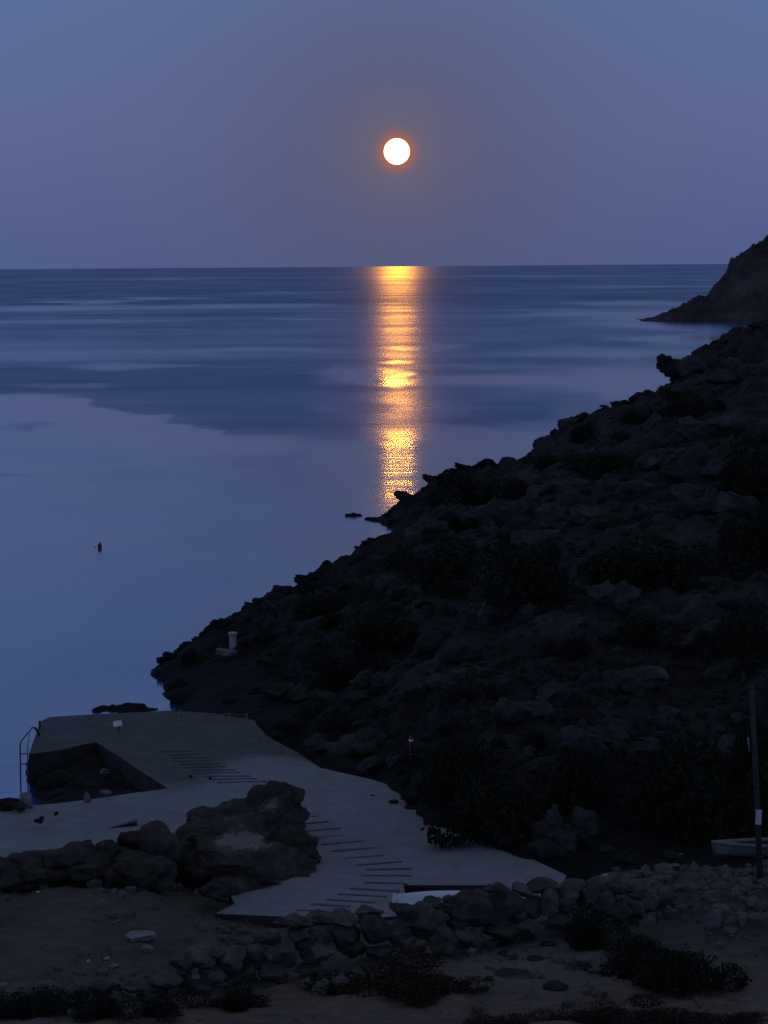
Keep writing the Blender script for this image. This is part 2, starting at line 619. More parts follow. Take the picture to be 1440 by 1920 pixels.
# the face of the hill
FACE = {1440: [(700, 150), (800, 115), (950, 92), (1100, 80), (1250, 72), (1400, 66), (1550, 61.2), (1615, 58)],
        1200: [(790, 155), (850, 120), (950, 98), (1100, 82), (1250, 72), (1400, 66), (1550, 60.8), (1620, 58)],
        1000: [(890, 140), (950, 107), (1050, 88), (1200, 75), (1350, 67), (1500, 62), (1600, 58.7)],
        800: [(962, 128), (1050, 100), (1150, 85), (1300, 73.5), (1450, 66.6), (1530, 63)],
        620: [(1110, 104), (1160, 92), (1250, 83), (1350, 75.6), (1440, 69.8)],
        450: [(1200, 92), (1265, 86), (1335, 80)]}
for u, l in FACE.items():
    for v, y in l:
        cp_y(u, v, y)
ctrl += [(30, 60, 2.6), (30, 75, 6), (35, 100, 8.5), (40, 150, 10.5), (22, 58, 1.6)]
# under the concrete
for (u, v) in [(250, 1560), (120, 1560), (-60, 1580), (640, 1590), (850, 1640), (650, 1500), (470, 1400), (250, 1370), (150, 1360), (560, 1440), (400, 1400), (330, 1500), (590, 1690), (720, 1660)]:
    cp_z(u, v, 0.2)
for (u, v) in [(100, 1440), (150, 1430), (130, 1465), (200, 1470), (190, 1430), (250, 1472), (130, 1490)]:
    cp_z(u, v, 0.22)
# foreground field and track
for (u, v, z) in [(60, 1670, 0.95), (300, 1690, 0.95), (380, 1725, 0.80), (100, 1780, 1.2), (380, 1770, 1.0), (100, 1850, 1.4), (-150, 1700, 1.1),
                  (520, 1800, 1.05), (720, 1790, 1.15), (900, 1770, 1.2), (1090, 1720, 1.2), (300, 1900, 1.6), (700, 1880, 1.6), (1100, 1880, 1.62),
                  (1440, 1900, 1.75), (1000, 1800, 1.42), (1300, 1750, 1.45), (1200, 1670, 1.15), (1440, 1660, 1.25), (1075, 1668, 0.95), (1000, 1652, 0.45), (950, 1665, 0.4), (1020, 1640, 0.5),
                  (460, 1735, 0.68), (560, 1745, 0.62), (700, 1720, 0.6)]:
    cp_z(u, v, z)
ctrl += [(-12, 44, 1.7), (14, 44, 1.9), (-20, 55, 1.4), (0, 30, 4.0), (-12, 30, 4.0), (12, 30, 4.0), (0, 8, 8.6), (-12, 8, 8.6), (12, 8, 8.6), (24, 45, 3)]

C = np.array(ctrl)
XS, YS = 1.0, 0.62                # the view is grazing: correlate further along y


def tps_k(r2):
    return np.where(r2 > 0, 0.5 * r2 * np.log(np.maximum(r2, 1e-12)), 0)


_px, _py = C[:, 0] * XS, C[:, 1] * YS
n = len(C)
Kmat = tps_k((_px[:, None] - _px[None]) ** 2 + (_py[:, None] - _py[None]) ** 2) + np.eye(n) * 0.15
Pm = np.stack([np.ones(n), _px, _py], 1)
A = np.zeros((n + 3, n + 3))
A[:n, :n] = Kmat
A[:n, n:] = Pm
A[n:, :n] = Pm.T
sol = np.linalg.solve(A, np.concatenate([C[:, 2], np.zeros(3)]))


def base_h(x, y):
    x = np.asarray(x, float)
    y = np.asarray(y, float)
    sh = x.shape
    xf, yf = x.ravel() * XS, y.ravel() * YS
    out = np.empty(len(xf))
    for i in range(0, len(xf), 40000):
        a, b = xf[i:i + 40000], yf[i:i + 40000]
        k_ = tps_k((a[:, None] - _px[None]) ** 2 + (b[:, None] - _py[None]) ** 2)
        out[i:i + 40000] = k_ @ sol[:n] + sol[n] + sol[n + 1] * a + sol[n + 2] * b
    return out.reshape(sh)


def sstep(a, b, t):
    t = np.clip((t - a) / (b - a), 0, 1)
    return t * t * (3 - 2 * t)


def H(x, y):
    x = np.asarray(x, float)
    y = np.asarray(y, float)
    h = base_h(x, y)
    hill = sstep(57.0, 61.0, y) * sstep(0.55, 1.3, h + 0.012 * np.maximum(y - 80, 0))
    rough = fbm(x / 3.4, y / 4.2, octv=4, seed=3) * 0.34
    ridge = (0.30 - np.abs(fbm(x / 1.7, y / 2.3, octv=4, seed=9))) * 0.26
    step = h * 1.6 + fbm(x / 5, y / 6, octv=3, seed=21) * 0.8
    terr = (sstep(0.25, 0.75, step - np.floor(step)) - (step - np.floor(step))) * 0.30
    fine = fbm(x / 0.5, y / 0.6, octv=3, seed=31) * 0.055
    fg = fbm(x / 1.3, y / 1.6, octv=4, seed=41) * 0.085 + fbm(x / 0.25, y / 0.3, octv=2, seed=51) * 0.012
    grow = 1 + 0.006 * np.maximum(y - 70, 0)
    return h + hill * (rough + ridge + terr + fine) * grow + (1 - hill) * fg


def hit(u, v, y0=42.0, y1=230.0):
    d = ray(u, v)
    for it in range(2):
        ys = np.linspace(y0, y1, 260)
        pts = CAM[None] + d[None] * (ys / d[1])[:, None]
        g = pts[:, 2] - H(pts[:, 0], pts[:, 1])
        idx = np.nonzero(g < 0)[0]
        if len(idx) == 0:
            return None
        i = max(idx[0], 1)
        y0, y1 = ys[i - 1], ys[i]
    t = g[i - 1] / max(g[i - 1] - g[i], 1e-9)
    return pts[i - 1] * (1 - t) + pts[i] * t


def Hs(x, y):
    return float(H(np.array([x]), np.array([y]))[0])


# terrain sheets
def fan_sheet(y_rows, ncol, lo, hi):
    yy = np.asarray(y_rows)
    t = np.linspace(0, 1, ncol)
    X = lo(yy)[:, None] * (1 - t)[None] + hi(yy)[:, None] * t[None]
    Y = np.repeat(yy[:, None], ncol, 1)
    return X, Y


def grid_faces(nr, nc):
    i = np.arange(nr - 1)[:, None] * nc + np.arange(nc - 1)[None]
    return np.stack([i, i + 1, i + nc + 1, i + nc], -1).reshape(-1, 4)


def sheet(name, y_rows, ncol, lo, hi, mat):
    X, Y = fan_sheet(y_rows, ncol, lo, hi)
    Z = H(X, Y)
    V = np.stack([X, Y, Z], -1).reshape(-1, 3)
    Fc = grid_faces(*X.shape)
    keep = (V[Fc][:, :, 2].max(1) > -0.9)
    Fc = Fc[keep]
    used = np.unique(Fc)
    remap = np.full(len(V), -1)
    remap[used] = np.arange(len(used))
    me = mesh_arrays(name, V[used], remap[Fc])
    return mobj(name, me, mat)


rows_hill = 57.0 * (236 / 57.0) ** np.linspace(0, 1, 640)
hillside = sheet('hillside', rows_hill, 560, lambda y: -0.19 * y - 3, lambda y: 0.24 * y + 6, M['hill'])
tag(hillside, kind='structure')
ground = sheet('ground', np.concatenate([np.linspace(-6, 40, 40), np.linspace(40.2, 57.02, 240)]), 420, lambda y: -0.2 * np.abs(y) - 5, lambda y: 0.25 * np.abs(y) + 7, M['earth'])
tag(ground, kind='structure')

# ------------------------------------------------------------------ sea
def proj(x, y, z):
    dx = np.stack([np.asarray(x) - CAM[0], np.asarray(y) - CAM[1], np.asarray(z) - CAM[2]], -1)
    w = dx @ _f
    return 720 + F * (dx @ _r) / w, 960 - F * (dx @ _u) / w


ang_c = np.concatenate([np.linspace(-50, -10, 16)[:-1], np.linspace(-10, 10, 420), np.linspace(10, 50, 16)[1:]])
rad_c = 44.0 * (26000 / 44.0) ** (np.linspace(0, 1, 900) ** 1.0)
# more rings where calm and ruffled water meet
RR, AA = np.meshgrid(rad_c, np.radians(ang_c), indexing='ij')
SX, SY = RR * np.sin(AA), RR * np.cos(AA)
su, sv = proj(SX, SY, np.zeros_like(SX))
sv = sv + 0.0074 * (su - 720)
wx = fbm(SX / 30.0, SY / 60.0, octv=3, seed=77)
wl = fbm(SX / (0.02 * SY + 1), np.log(SY) * 14.0, octv=4, seed=71)
du = su + wl * 45 + wx * 25
dv = sv + fbm(SX / (0.05 * SY + 1), np.log(SY) * 9.0, octv=4, seed=73) * np.clip((sv - 497) * 0.03, 0.6, 8)
sl = np.interp(dv, [497, 506, 540, 580, 640, 700, 760, 815, 850, 1000, 1400], [-2.0, -1.1, -0.25, 0.12, 0.22, 0.16, 0.26, 0.55, 0.82, 0.95, 1.0])
# big calm sheet on the left with its sharp edge, and dark ruffled tongues
edge = np.interp(du, [-400, 0, 180, 270, 330, 365, 372, 420, 520, 700, 1440], [728, 734, 739, 768, 786, 797, 812, 812, 813, 832, 838])
strk = fbm(SX / (0.06 * SY + 1), np.log(SY) * 70.0, octv=3, seed=79)
calm = sstep(-9, 14, dv - edge + strk * 6)
calm = calm * (1 - sstep(470, 690, du))
sl = np.maximum(sl, calm * 0.92)
sl = np.where((du < 700) & (dv > 690) & (dv < 840), sl * (0.45 + 0.55 * calm) , sl)


def ell(cu, cv, w, h, amt, soft=0.9):
    global sl
    d = ((np.abs(du - cu) / w) ** 1.4 + (np.abs(dv - cv) / h) ** 1.4) ** 0.72
    m = 1 - sstep(1 - soft, 1 + soft * 0.6, d)
    sl = sl + (np.clip(amt, 0, 1) - sl) * m * (1.0 if amt > 0.3 else 0.95)


for e in [(195, 563, 75, 4.0, 0.95), (292, 556, 60, 2.8, 0.8), (120, 574, 230, 5, 0.85), (480, 573, 190, 4.5, 0.8), (90, 598, 300, 3, 0.55),
          (560, 598, 100, 3.5, 0.6), (560, 547, 130, 2, 0.4), (90, 655, 260, 24, 0.50), (470, 656, 190, 6, 0.75), (235, 686, 110, 7, 0.70),
          (150, 716, 90, 8, 0.5), (660, 704, 70, 15, 0.78), (825, 651, 48, 7, 0.85), (560, 637, 80, 4, 0.35), (350, 520, 300, 2, 0.3), (650, 520, 120, 1.6, 0.4),
          (1000, 520, 300, 2, 0.3), (1200, 541, 200, 3, 0.45), (1180, 573, 150, 5, 0.65), (1090, 592, 110, 9, 0.75), (1290, 600, 190, 22, 0.85),
          (1330, 640, 150, 14, 0.9), (1180, 668, 260, 11, 0.72), (950, 690, 140, 5, 0.55), (1010, 718, 260, 15, 0.88), (1200, 720, 200, 40, 0.9), (1080, 850, 300, 50, 0.93),
          (900, 812, 180, 16, 0.80), (750, 716, 52, 14, 0.97, 0.6), (750, 681, 50, 6, 0.7), (750, 650, 40, 4, 0.5), (750, 900, 120, 60, 1.0)]:
    ell(*e)
for e in [(860, 768, 210, 30, 0.10, 0.35), (960, 683, 150, 9, 0.15), (1080, 632, 160, 14, 0.2), (50, 795, 60, 8, 0.5), (530, 752, 200, 45, 0.08, 0.5), (745, 768, 120, 32, 0.34, 0.6), (30, 884, 70, 3, 0.55)]:
    ell(*e)
sl = sl - 0.22 * np.clip(fbm(SX / 9.0, SY / 26.0, octv=4, seed=83) + 0.1, 0, 1) * sstep(780, 860, sv)
sl = np.clip(sl + 0.10 * wl * np.clip((900 - sv) / 400, 0, 1), -2.2, 1)
sea_me = mesh_arrays('sea', np.stack([SX, SY, np.zeros_like(SX)], -1).reshape(-1, 3), grid_faces(*SX.shape))
a_ = sea_me.attributes.new('slick', 'FLOAT', 'POINT')
a_.data.foreach_set('value', sl.ravel().astype(np.float32))
sea = mobj('sea', sea_me, M['sea'])
tag(sea, kind='structure')

# ------------------------------------------------------------------ moon
bm = bmesh.new()
bmesh.ops.create_uvsphere(bm, u_segments=48, v_segments=24, radius=MOON_D * 24.2 / F)
moon = bobj('moon', bm, M['moon'], None, True, CAM + moon_dir * MOON_D)
tag(moon, 'full moon, glowing pale disc with an orange rim above the sea', 'moon')

# ------------------------------------------------------------------ far headland
HL = [(1198, 604), (1215, 598), (1240, 593), (1252, 586), (1264, 577), (1290, 569), (1318, 555), (1334, 549), (1341, 536), (1346, 528),
      (1357, 521), (1366, 508), (1369, 492), (1374, 482), (1386, 479), (1398, 473), (1402, 467), (1422, 458), (1440, 447), (1500, 420), (1620, 380), (1900, 330)]
hx = [Py(u, v, 648)[0] for u, v in HL]
hz = [max(Py(u, v, 648)[2], 0.0) for u, v in HL]
nx, ny = 420, 170
X = np.linspace(hx[0] - 6, hx[-1], nx)
T = np.linspace(-1, 1, ny)
XX, TT = np.meshgrid(X, T, indexing='ij')
crest = np.interp(XX, hx, hz) + 0.35 * sstep(hx[0] - 1, hx[0] + 3, XX)
spread = 6 + 1.1 * crest
near_y = 648 - np.minimum(spread, 4 + 0.5 * (XX - hx[0]))
YY = np.where(TT < 0, 648 + TT * (648 - near_y), 648 + TT * (30 + 2 * crest))
prof = np.where(TT < 0, np.clip(1 + TT, 0, 1) ** 0.75, np.clip(1 - TT, 0, 1) ** 1.2)
ZZ = crest * prof
rgh = fbm(XX / 9, YY / 9, ZZ / 9, octv=5, seed=5, gain=0.55)
ZZ = ZZ + rgh * np.clip(crest, 0, 8) * 0.24 * prof ** 0.5 + fbm(XX / 2.2, YY / 3.0, octv=3, seed=18) * np.clip(crest, 0, 4) * 0.16 + (0.5 - np.abs(fbm(XX / 4, YY / 6, octv=4, seed=8))) * np.clip(crest, 0, 3) * 0.3
YY = YY + fbm(XX / 14, ZZ / 8, YY / 30, octv=4, seed=15) * 2.2
ZZ = ZZ - 0.25 - 2.0 * (np.abs(TT) > 0.985) - 2.0 * (XX < hx[0])
headland = mobj('headland', mesh_arrays('headland', np.stack([XX, YY, ZZ], -1).reshape(-1, 3), grid_faces(nx, ny)), M['headland'])
tag(headland, kind='structure')

# ------------------------------------------------------------------ concrete quay and slipway
DECK = 0.75


def slab(name, pix, z, zbot, mat_top, mat_side, dirt_fn=None):
    pts = [Pz(u, v, z) for u, v in pix]
    bm = bmesh.new()
    vt = [bm.verts.new(p) for p in pts]
    ft = bm.faces.new(vt)
    bm.normal_update()
    if ft.normal.z < 0:
        ft.normal_flip()
    top = bmesh.ops.triangulate(bm, faces=[ft])['faces']
    # cut the top into a grid so that it can be uneven and carry stains
    xs = [p[0] for p in pts]
    ys = [p[1] for p in pts]
    for axis, lo, hi in ((0, min(xs), max(xs)), (1, min(ys), max(ys))):
        q = math.floor(lo) + 0.35
        while q < hi:
            geom = bm.verts[:] + bm.edges[:] + bm.faces[:]
            co = Vector((q, 0, 0)) if axis == 0 else Vector((0, q, 0))
            no = Vector((1, 0, 0)) if axis == 0 else Vector((0, 1, 0))
            bmesh.ops.bisect_plane(bm, geom=geom, plane_co=co, plane_no=no, dist=1e-4)
            q += 0.35
    bed = [e for e in bm.edges if e.is_boundary]
    ext = bmesh.ops.extrude_edge_only(bm, edges=bed)
    side = {f for e in ext['geom'] if isinstance(e, bmesh.types.BMEdge) for f in e.link_faces}
    for v in [g for g in ext['geom'] if isinstance(g, bmesh.types.BMVert)]:
        v.co.z = zbot
    for f in side:
        f.material_index = 1
    lowv = {v for v in bm.verts if v.co.z < z - 0.05}
    for v in bm.verts:
        if v not in lowv:
            v.co.z += 0.012 * float(vnoise(np.array([v.co.x * 0.8]), np.array([v.co.y * 0.8]), seed=4)[0])
    bmesh.ops.recalc_face_normals(bm, faces=bm.faces[:])
    me = bpy.data.meshes.new(name)
    bm.to_mesh(me)
    bm.free()
    me.materials.append(mat_top)
    me.materials.append(mat_side)
    co = np.empty(len(me.vertices) * 3, np.float32)
    me.vertices.foreach_get('co', co)
    co = co.reshape(-1, 3)
    uu, vv = proj(co[:, 0], co[:, 1], co[:, 2])
    a = me.attributes.new('dirt', 'FLOAT', 'POINT')
    a.data.foreach_set('value', (dirt_fn(co[:, 0], co[:, 1], uu, vv) if dirt_fn else np.zeros(len(co))).astype(np.float32))
    return mobj(name, me, None)


QUAY = [(76, 1352), (92, 1344), (200, 1338), (320, 1332), (400, 1338), (475, 1350), (500, 1380), (560, 1412), (600, 1440), (700, 1462), (760, 1480),
        (800, 1530), (900, 1570), (1000, 1612), (1062, 1642), (1050, 1668), (1000, 1690), (800, 1712), (640, 1726), (560, 1720), (404, 1713),
        (440, 1694), (420, 1650), (300, 1606), (200, 1616), (-60, 1640), (-120, 1600), (-100, 1535), (0, 1523), (40, 1512), (105, 1507), (315, 1478), (180, 1391), (120, 1404), (54, 1414)]


def quay_dirt(x, y, u, v):
    far = sstep(67.5, 71.5, y) * 0.75                      # silt and weed on the outer end
    band = np.exp(-((x + 5.2 - 0.18 * (y - 68)) / 1.5) ** 2) * np.exp(-((y - 68.5) / 2.6) ** 2) * 0.55
    bright = np.exp(-((x + 3.2) / 1.6) ** 2 - ((y - 70) / 2.2) ** 2) * 0.75
    shore = sstep(1420, 1340, v) * sstep(350, 470, u) * 0.3
    return np.clip(far + band - bright + shore + 0.10, 0, 1)


quay = slab('quay', QUAY, DECK, -0.9, M['concrete'], M['concrete_side'], quay_dirt)
tag(quay, kind='structure')


def timber(p, q, w, h, mat='timber'):
    p, q = Vector(p), Vector(q)
    d = q - p
    L = d.length
    bm = box_bm(0, 0, 0, L, w, h, bevel=min(w, h) * 0.18)
    for v in bm.verts:
        v.co.z += 0.004 * math.sin(v.co.x * 9 + L * 7)
    o = bobj('skid_timber', bm, M[mat], quay)
    o.location = (p + q) / 2 + Vector((0, 0, h * 0.5 - 0.006))
    o.rotation_euler = (0, 0, math.atan2(d.y, d.x))
    return o


BARS = [(345, 333, 432, 328), (358, 362, 472, 350), (385, 390, 520, 378), (405, 420, 545, 405), (445, 445, 612, 430), (490, 472, 665, 458),
        (538, 502, 700, 488), (585, 530, 770, 514), (625, 548, 812, 543), (605, 572, 810, 572), (620, 600, 795, 605), (560, 625, 760, 636),
        (510, 647, 710, 659), (465, 670, 660, 682), (400, 690, 560, 699), (340, 714, 475, 720)]
for i, (a, b, c_, d_) in enumerate(BARS):
    s = 660 / 1440
    timber(Pz(400 + a * s, 1380 + b * s, DECK), Pz(400 + c_ * s, 1380 + d_ * s, DECK), 0.075 + 0.03 * (i % 3), 0.022)
for i in range(11):
    t = i / 10
    u0, v0 = 302 + 100 * t + random.uniform(-6, 6), 1410 + 58 * t
    timber(Pz(u0, v0, DECK), Pz(u0 + 62 + 30 * t, v0 - 1 + random.uniform(-1, 1), DECK), 0.075, 0.03)

# ------------------------------------------------------------------ rocks
def ico(sub):
    bm = bmesh.new()
    bmesh.ops.create_icosphere(bm, subdivisions=sub, radius=1.0)
    V = np.array([v.co[:] for v in bm.verts])
    Fc = np.array([[v.index for v in f.verts] for f in bm.faces])
    bm.free()
    return V, Fc


_ico = {s: ico(s) for s in (1, 2, 3, 4, 5)}


def rock_arrays(seed, sub=3, cuts=9, rough=0.12, depth=(0.55, 0.9), round_=0.0):
    V, Fc = _ico[sub]
    V = V.copy()
    g = np.random.default_rng(seed)
    for c in range(cuts):
        nrm = g.normal(size=3)
        nrm /= np.linalg.norm(nrm)
        d = g.uniform(*depth)
        over = V @ nrm - d
        V = V - np.outer(np.maximum(over, 0) * (1 - round_), nrm)
    nn = V / np.linalg.norm(V, axis=1, keepdims=True)
    dsp = fbm(V[:, 0] * 1.7 + seed, V[:, 1] * 1.7, V[:, 2] * 1.7, octv=4 if sub > 2 else 2, seed=seed % 97, gain=0.55)
    V = V + nn * (dsp * rough)[:, None]
    V[:, 2] *= 0.9
    return V, Fc


def rock_mesh(seed, sub=3, **kw):
    V, Fc = rock_arrays(seed, sub, **kw)
    return mesh_arrays('rock', V, Fc)


HILL_ROCKS = []
for s in range(10):
    me = rock_mesh(100 + s, 4, cuts=11, rough=0.17)
    me.materials.append(M['hill_boulder'])
    HILL_ROCKS.append(me)
SHORE_ROCKS = []
for s in range(6):
    me = rock_mesh(140 + s, 4, cuts=12, rough=0.22, depth=(0.45, 0.85))
    me.materials.append(M['shore_rock'])
    SHORE_ROCKS.append(me)


def put(me, name, loc, sx, sy, sz, parent=None, tilt=0.35):
    o = bpy.data.objects.new(name, me)
    link(o, parent)
    o.location = tuple(loc)
    o.scale = (sx, sy, sz)
    o.rotation_euler = (random.uniform(-tilt, tilt), random.uniform(-tilt, tilt), random.uniform(-3.14, 3.14))
    return o


def in_hill(u, v):
    top = np.interp(u, [s[0] for s in SKYLINE], [s[1] for s in SKYLINE])
    bot = np.interp(u, [330, 470, 540, 700, 900, 1030, 1200, 1440], [1320, 1340, 1420, 1470, 1580, 1635, 1625, 1600])
    return top + 8 < v < bot - 4


# boulders standing out of the hillside
nb = 0
while nb < 120:
    u, v = random.uniform(300, 1480), random.uniform(640, 1640)
    if not in_hill(min(u, 1439), v):
        continue
    p = hit(u, v)
    if p is None or p[2] < 0.4:
        continue
    r = random.choice([0.22, 0.28, 0.34, 0.45, 0.6]) * random.uniform(0.8, 1.25) * (p[1] / 80) ** 0.7
    put(random.choice(HILL_ROCKS), 'boulder', p + np.array([0, 0, r * 0.15]), r * random.uniform(0.9, 1.5), r * random.uniform(0.9, 1.5), r * random.uniform(0.7, 1.1), hillside)
    nb += 1
# jagged rocks along the skyline
_sky_cache = {}


def skyline_hit(u):
    u = round(u / 9.0) * 9.0
    if u not in _sky_cache:
        _sky_cache[u] = skyline_find(u)
    return _sky_cache[u]


def skyline_find(u):
    t0 = float(np.interp(u, [285] + [q[0] for q in SKYLINE], [1258] + [q[1] for q in SKYLINE]))
    for dv_ in range(-24, 50, 4):
        p_ = hit(u, t0 + dv_, 80, 215)
        if p_ is not None and p_[2] > 0.02:
            return p_
    return None


for i in range(110):
    u = random.uniform(300, 1450)
    p = skyline_hit(u)
    if p is None:
        continue
    p = p + np.array([random.uniform(-6, 6) * p[1] / F, 0, random.uniform(-3, 3) * p[1] / F])
    r = random.choice([4, 6, 8, 11, 14]) * random.uniform(0.8, 1.2) * p[1] / F
    put(random.choice(SHORE_ROCKS if u < 1000 else HILL_ROCKS), 'boulder', p + np.array([0, 0, -r * 0.22]), r * random.uniform(1.0, 2.0), r * 1.4, r * random.uniform(0.7, 1.0), hillside, 0.4)
# dark rocks of the point
for i in range(70):
    u, v = random.uniform(300, 800), random.uniform(960, 1330)
    if not in_hill(u, v) or (385 < u < 490 and 1170 < v < 1270):
        continue
    p = hit(u, v)
    if p is None or p[2] < 0.05:
        continue
    r = random.choice([8, 12, 16, 24]) * random.uniform(0.8, 1.2) * p[1] / F
    put(random.choice(SHORE_ROCKS), 'boulder', p, r * random.uniform(0.9, 1.6), r * 1.3, r * random.uniform(0.6, 1.0), hillside, 0.5)
# individually shaped skyline rocks
for (u, v, y, w, h) in [(1022, 830, 172, 24, 22), (1037, 815, 172, 9, 14), (418, 1172, 97, 22, 16), (437, 1168, 98, 14, 10), (715, 1018, 123, 20, 14), (735, 1012, 125, 14, 14),
                        (588, 1085, 110, 14, 10), (525, 1105, 105, 16, 10), (905, 885, 165, 14, 10), (860, 893, 162, 14, 11), (1135, 785, 177, 16, 12), (1115, 792, 176, 14, 10),
                        (1205, 752, 180, 20, 12), (1350, 650, 192, 30, 22), (1388, 640, 196, 24, 14), (300, 1256, 92, 20, 8), (335, 1290, 87, 26, 20), (330, 1312, 85, 18, 12),
                        (700, 972, 147, 18, 6), (725, 968, 147, 22, 12), (745, 960, 149, 20, 14), (1430, 640, 203, 30, 18)]:
    k_ = y / F
    put(random.choice(SHORE_ROCKS), 'boulder', Py(u, v, y), w * k_, w * k_, h * k_, hillside, 0.3)


def blob_rock(name, lumps, voxel, mat, noise_amp, noise_len, seed, parent=None):
    """several lumps grown together into one continuous rock (photo pixel u, v, distance y, half width, half height px, depth factor)"""
    Vs, Fs, off = [], [], 0
    for i, (u, v, y, w, h, dep) in enumerate(lumps):
        k_ = y / F
        V, Fc = rock_arrays(seed + i * 3, 4, cuts=15, rough=0.05, depth=(0.48, 0.86))
        V = V * 1.18
        V = V * np.array([w * k_, w * k_ * dep, h * k_]) + Py(u, v, y)
        Vs.append(V)
        Fs.append(Fc + off)
        off += len(V)
    me = mesh_arrays(name + '_raw', np.concatenate(Vs), np.concatenate(Fs))
    o = bpy.data.objects.new(name + '_raw', me)
    COL.objects.link(o)
    md = o.modifiers.new('r', 'REMESH')
    md.mode = 'VOXEL'
    md.voxel_size = voxel
    dg = bpy.context.evaluated_depsgraph_get()
    ev = o.evaluated_get(dg)
    m2 = bpy.data.meshes.new_from_object(ev)
    m2.name = name
    bpy.data.objects.remove(o)
    nv = len(m2.vertices)
    co = np.empty(nv * 3, np.float32)
    no = np.empty(nv * 3, np.float32)
    m2.vertices.foreach_get('co', co)
    m2.vertices.foreach_get('normal', no)
    co, no = co.reshape(-1, 3).astype(float), no.reshape(-1, 3)
    q = co / noise_len
    d = fbm(q[:, 0], q[:, 1], q[:, 2] * 1.8, octv=5, seed=seed, gain=0.55) * noise_amp
    d += (0.4 - np.abs(fbm(q[:, 0] * 1.9, q[:, 1] * 1.9, q[:, 2] * 4.2, octv=3, seed=seed + 5))) * noise_amp * 0.7   # bedding ledges
    co = co + no * d[:, None]
    m2.vertices.foreach_set('co', co.astype(np.float32).ravel())
    for p_ in m2.polygons:
        p_.use_smooth = True
    m2.update()
    m2.materials.clear()
    m2.materials.append(mat)
    return mobj(name, m2, mat, parent)


o = blob_rock('rock_outcrop', [(530, 1492, 61.8, 40, 34, 1.4), (500, 1512, 61, 62, 48, 1.5), (430, 1536, 60.3, 70, 32, 1.5), (372, 1578, 59.4, 46, 38, 1.4),
                               (525, 1560, 60, 50, 66, 1.5), (455, 1585, 59, 110, 62, 1.4), (545, 1612, 58.6, 50, 66, 1.3), (500, 1638, 57.6, 90, 50, 1.2),
                               (400, 1612, 58.0, 82, 48, 1.3), (455, 1655, 56.6, 72, 36, 1.2), (535, 1652, 57.4, 58, 34, 1.2), (552, 1525, 61, 22, 14, 1.3), (572, 1640, 57.6, 22, 40, 1.2), (465, 1562, 59.2, 100, 46, 1.3), (450, 1622, 57.5, 118, 46, 1.2), (350, 1600, 58.2, 60, 46, 1.2), (300, 1612, 57.4, 50, 44, 1.2), (490, 1535, 60.2, 90, 50, 1.3)],
              0.04, M['outcrop'], 0.10, 0.8, 300)
tag(o, 'craggy brown rock outcrop standing at the bend of the concrete slipway', 'rock')
# craggy ledges of bedrock on the slope
for i, (u, v, w, h) in enumerate([(1060, 975, 70, 34), (975, 960, 46, 40), (795, 1000, 42, 34), (1355, 800, 90, 34), (1390, 700, 60, 30), (1045, 915, 56, 18), (1155, 1115, 50, 34), (930, 1150, 36, 44),
                                  (1330, 950, 60, 34), (1060, 1560, 64, 52), (1340, 1400, 64, 22), (700, 1275, 44, 26), (1330, 1190, 60, 34), (640, 1400, 70, 34), (1180, 1280, 60, 30), (860, 1270, 60, 26),
                                  (1240, 860, 60, 26), (1120, 1380, 50, 36), (980, 1330, 60, 30), (560, 1300, 60, 22)]):
    p = hit(u, v + h * 0.5)
    if p is None:
        continue
    lm = []
    for j in range(5):
        t = (j - 2) / 2.0
        lm.append((u + t * w * 0.62 + random.uniform(-6, 6), v + random.uniform(-0.25, 0.35) * h - t * h * 0.15, p[1] + random.uniform(0.0, 0.5), w * random.uniform(0.34, 0.55), h * random.uniform(0.55, 0.95), 1.1))
    blob_rock('rock_ledge', lm, max(0.05, w * p[1] / F / 26), M['hill_ledge'], 0.06 * w * p[1] / F, 0.5 * w * p[1] / F, 700 + i * 20, hillside)
o = blob_rock('overhanging_rock', [(1275, 684, 186, 46, 20, 1.3), (1300, 700, 187, 40, 36, 1.3), (1335, 690, 189, 44, 42, 1.3), (1272, 722, 186, 24, 16, 1.2), (1248, 684, 185, 18, 20, 1.2), (1292, 735, 186, 36, 20, 1.2)],
              0.16, M['hill_boulder'], 0.32, 1.5, 330, hillside)


def sea_rock(name, u, v, w, h, label, n=3, seed=0):
    lumps = []
    p = Pz(u, v, 0.0)
    y = p[1]
    for i in range(n):
        t = (i + 0.5) / n * 2 - 1
        lumps.append((u + t * w * 0.7, v - h * 0.2 * (1 - t * t), y, w * 0.5, h * (1.0 - 0.35 * abs(t)), 1.0))
    o = blob_rock(name, lumps, max(w * y / F / 16, 0.03), M['shore_rock'], 0.08 * w * y / F, 0.5 * w * y / F, 400 + seed)
    return tag(o, label, 'rock')


sea_rock('sea_rock', 662, 967, 18, 5, 'small dark rock breaking the water left of the moonlit path', 3, 1)
sea_rock('sea_rock', 915, 874, 17, 1.6, 'thin flat dark rock awash behind the hill skyline', 3, 5)
sea_rock('sea_rock', 235, 1331, 62, 5, 'low dark reef awash behind the outer edge of the quay', 5, 9)


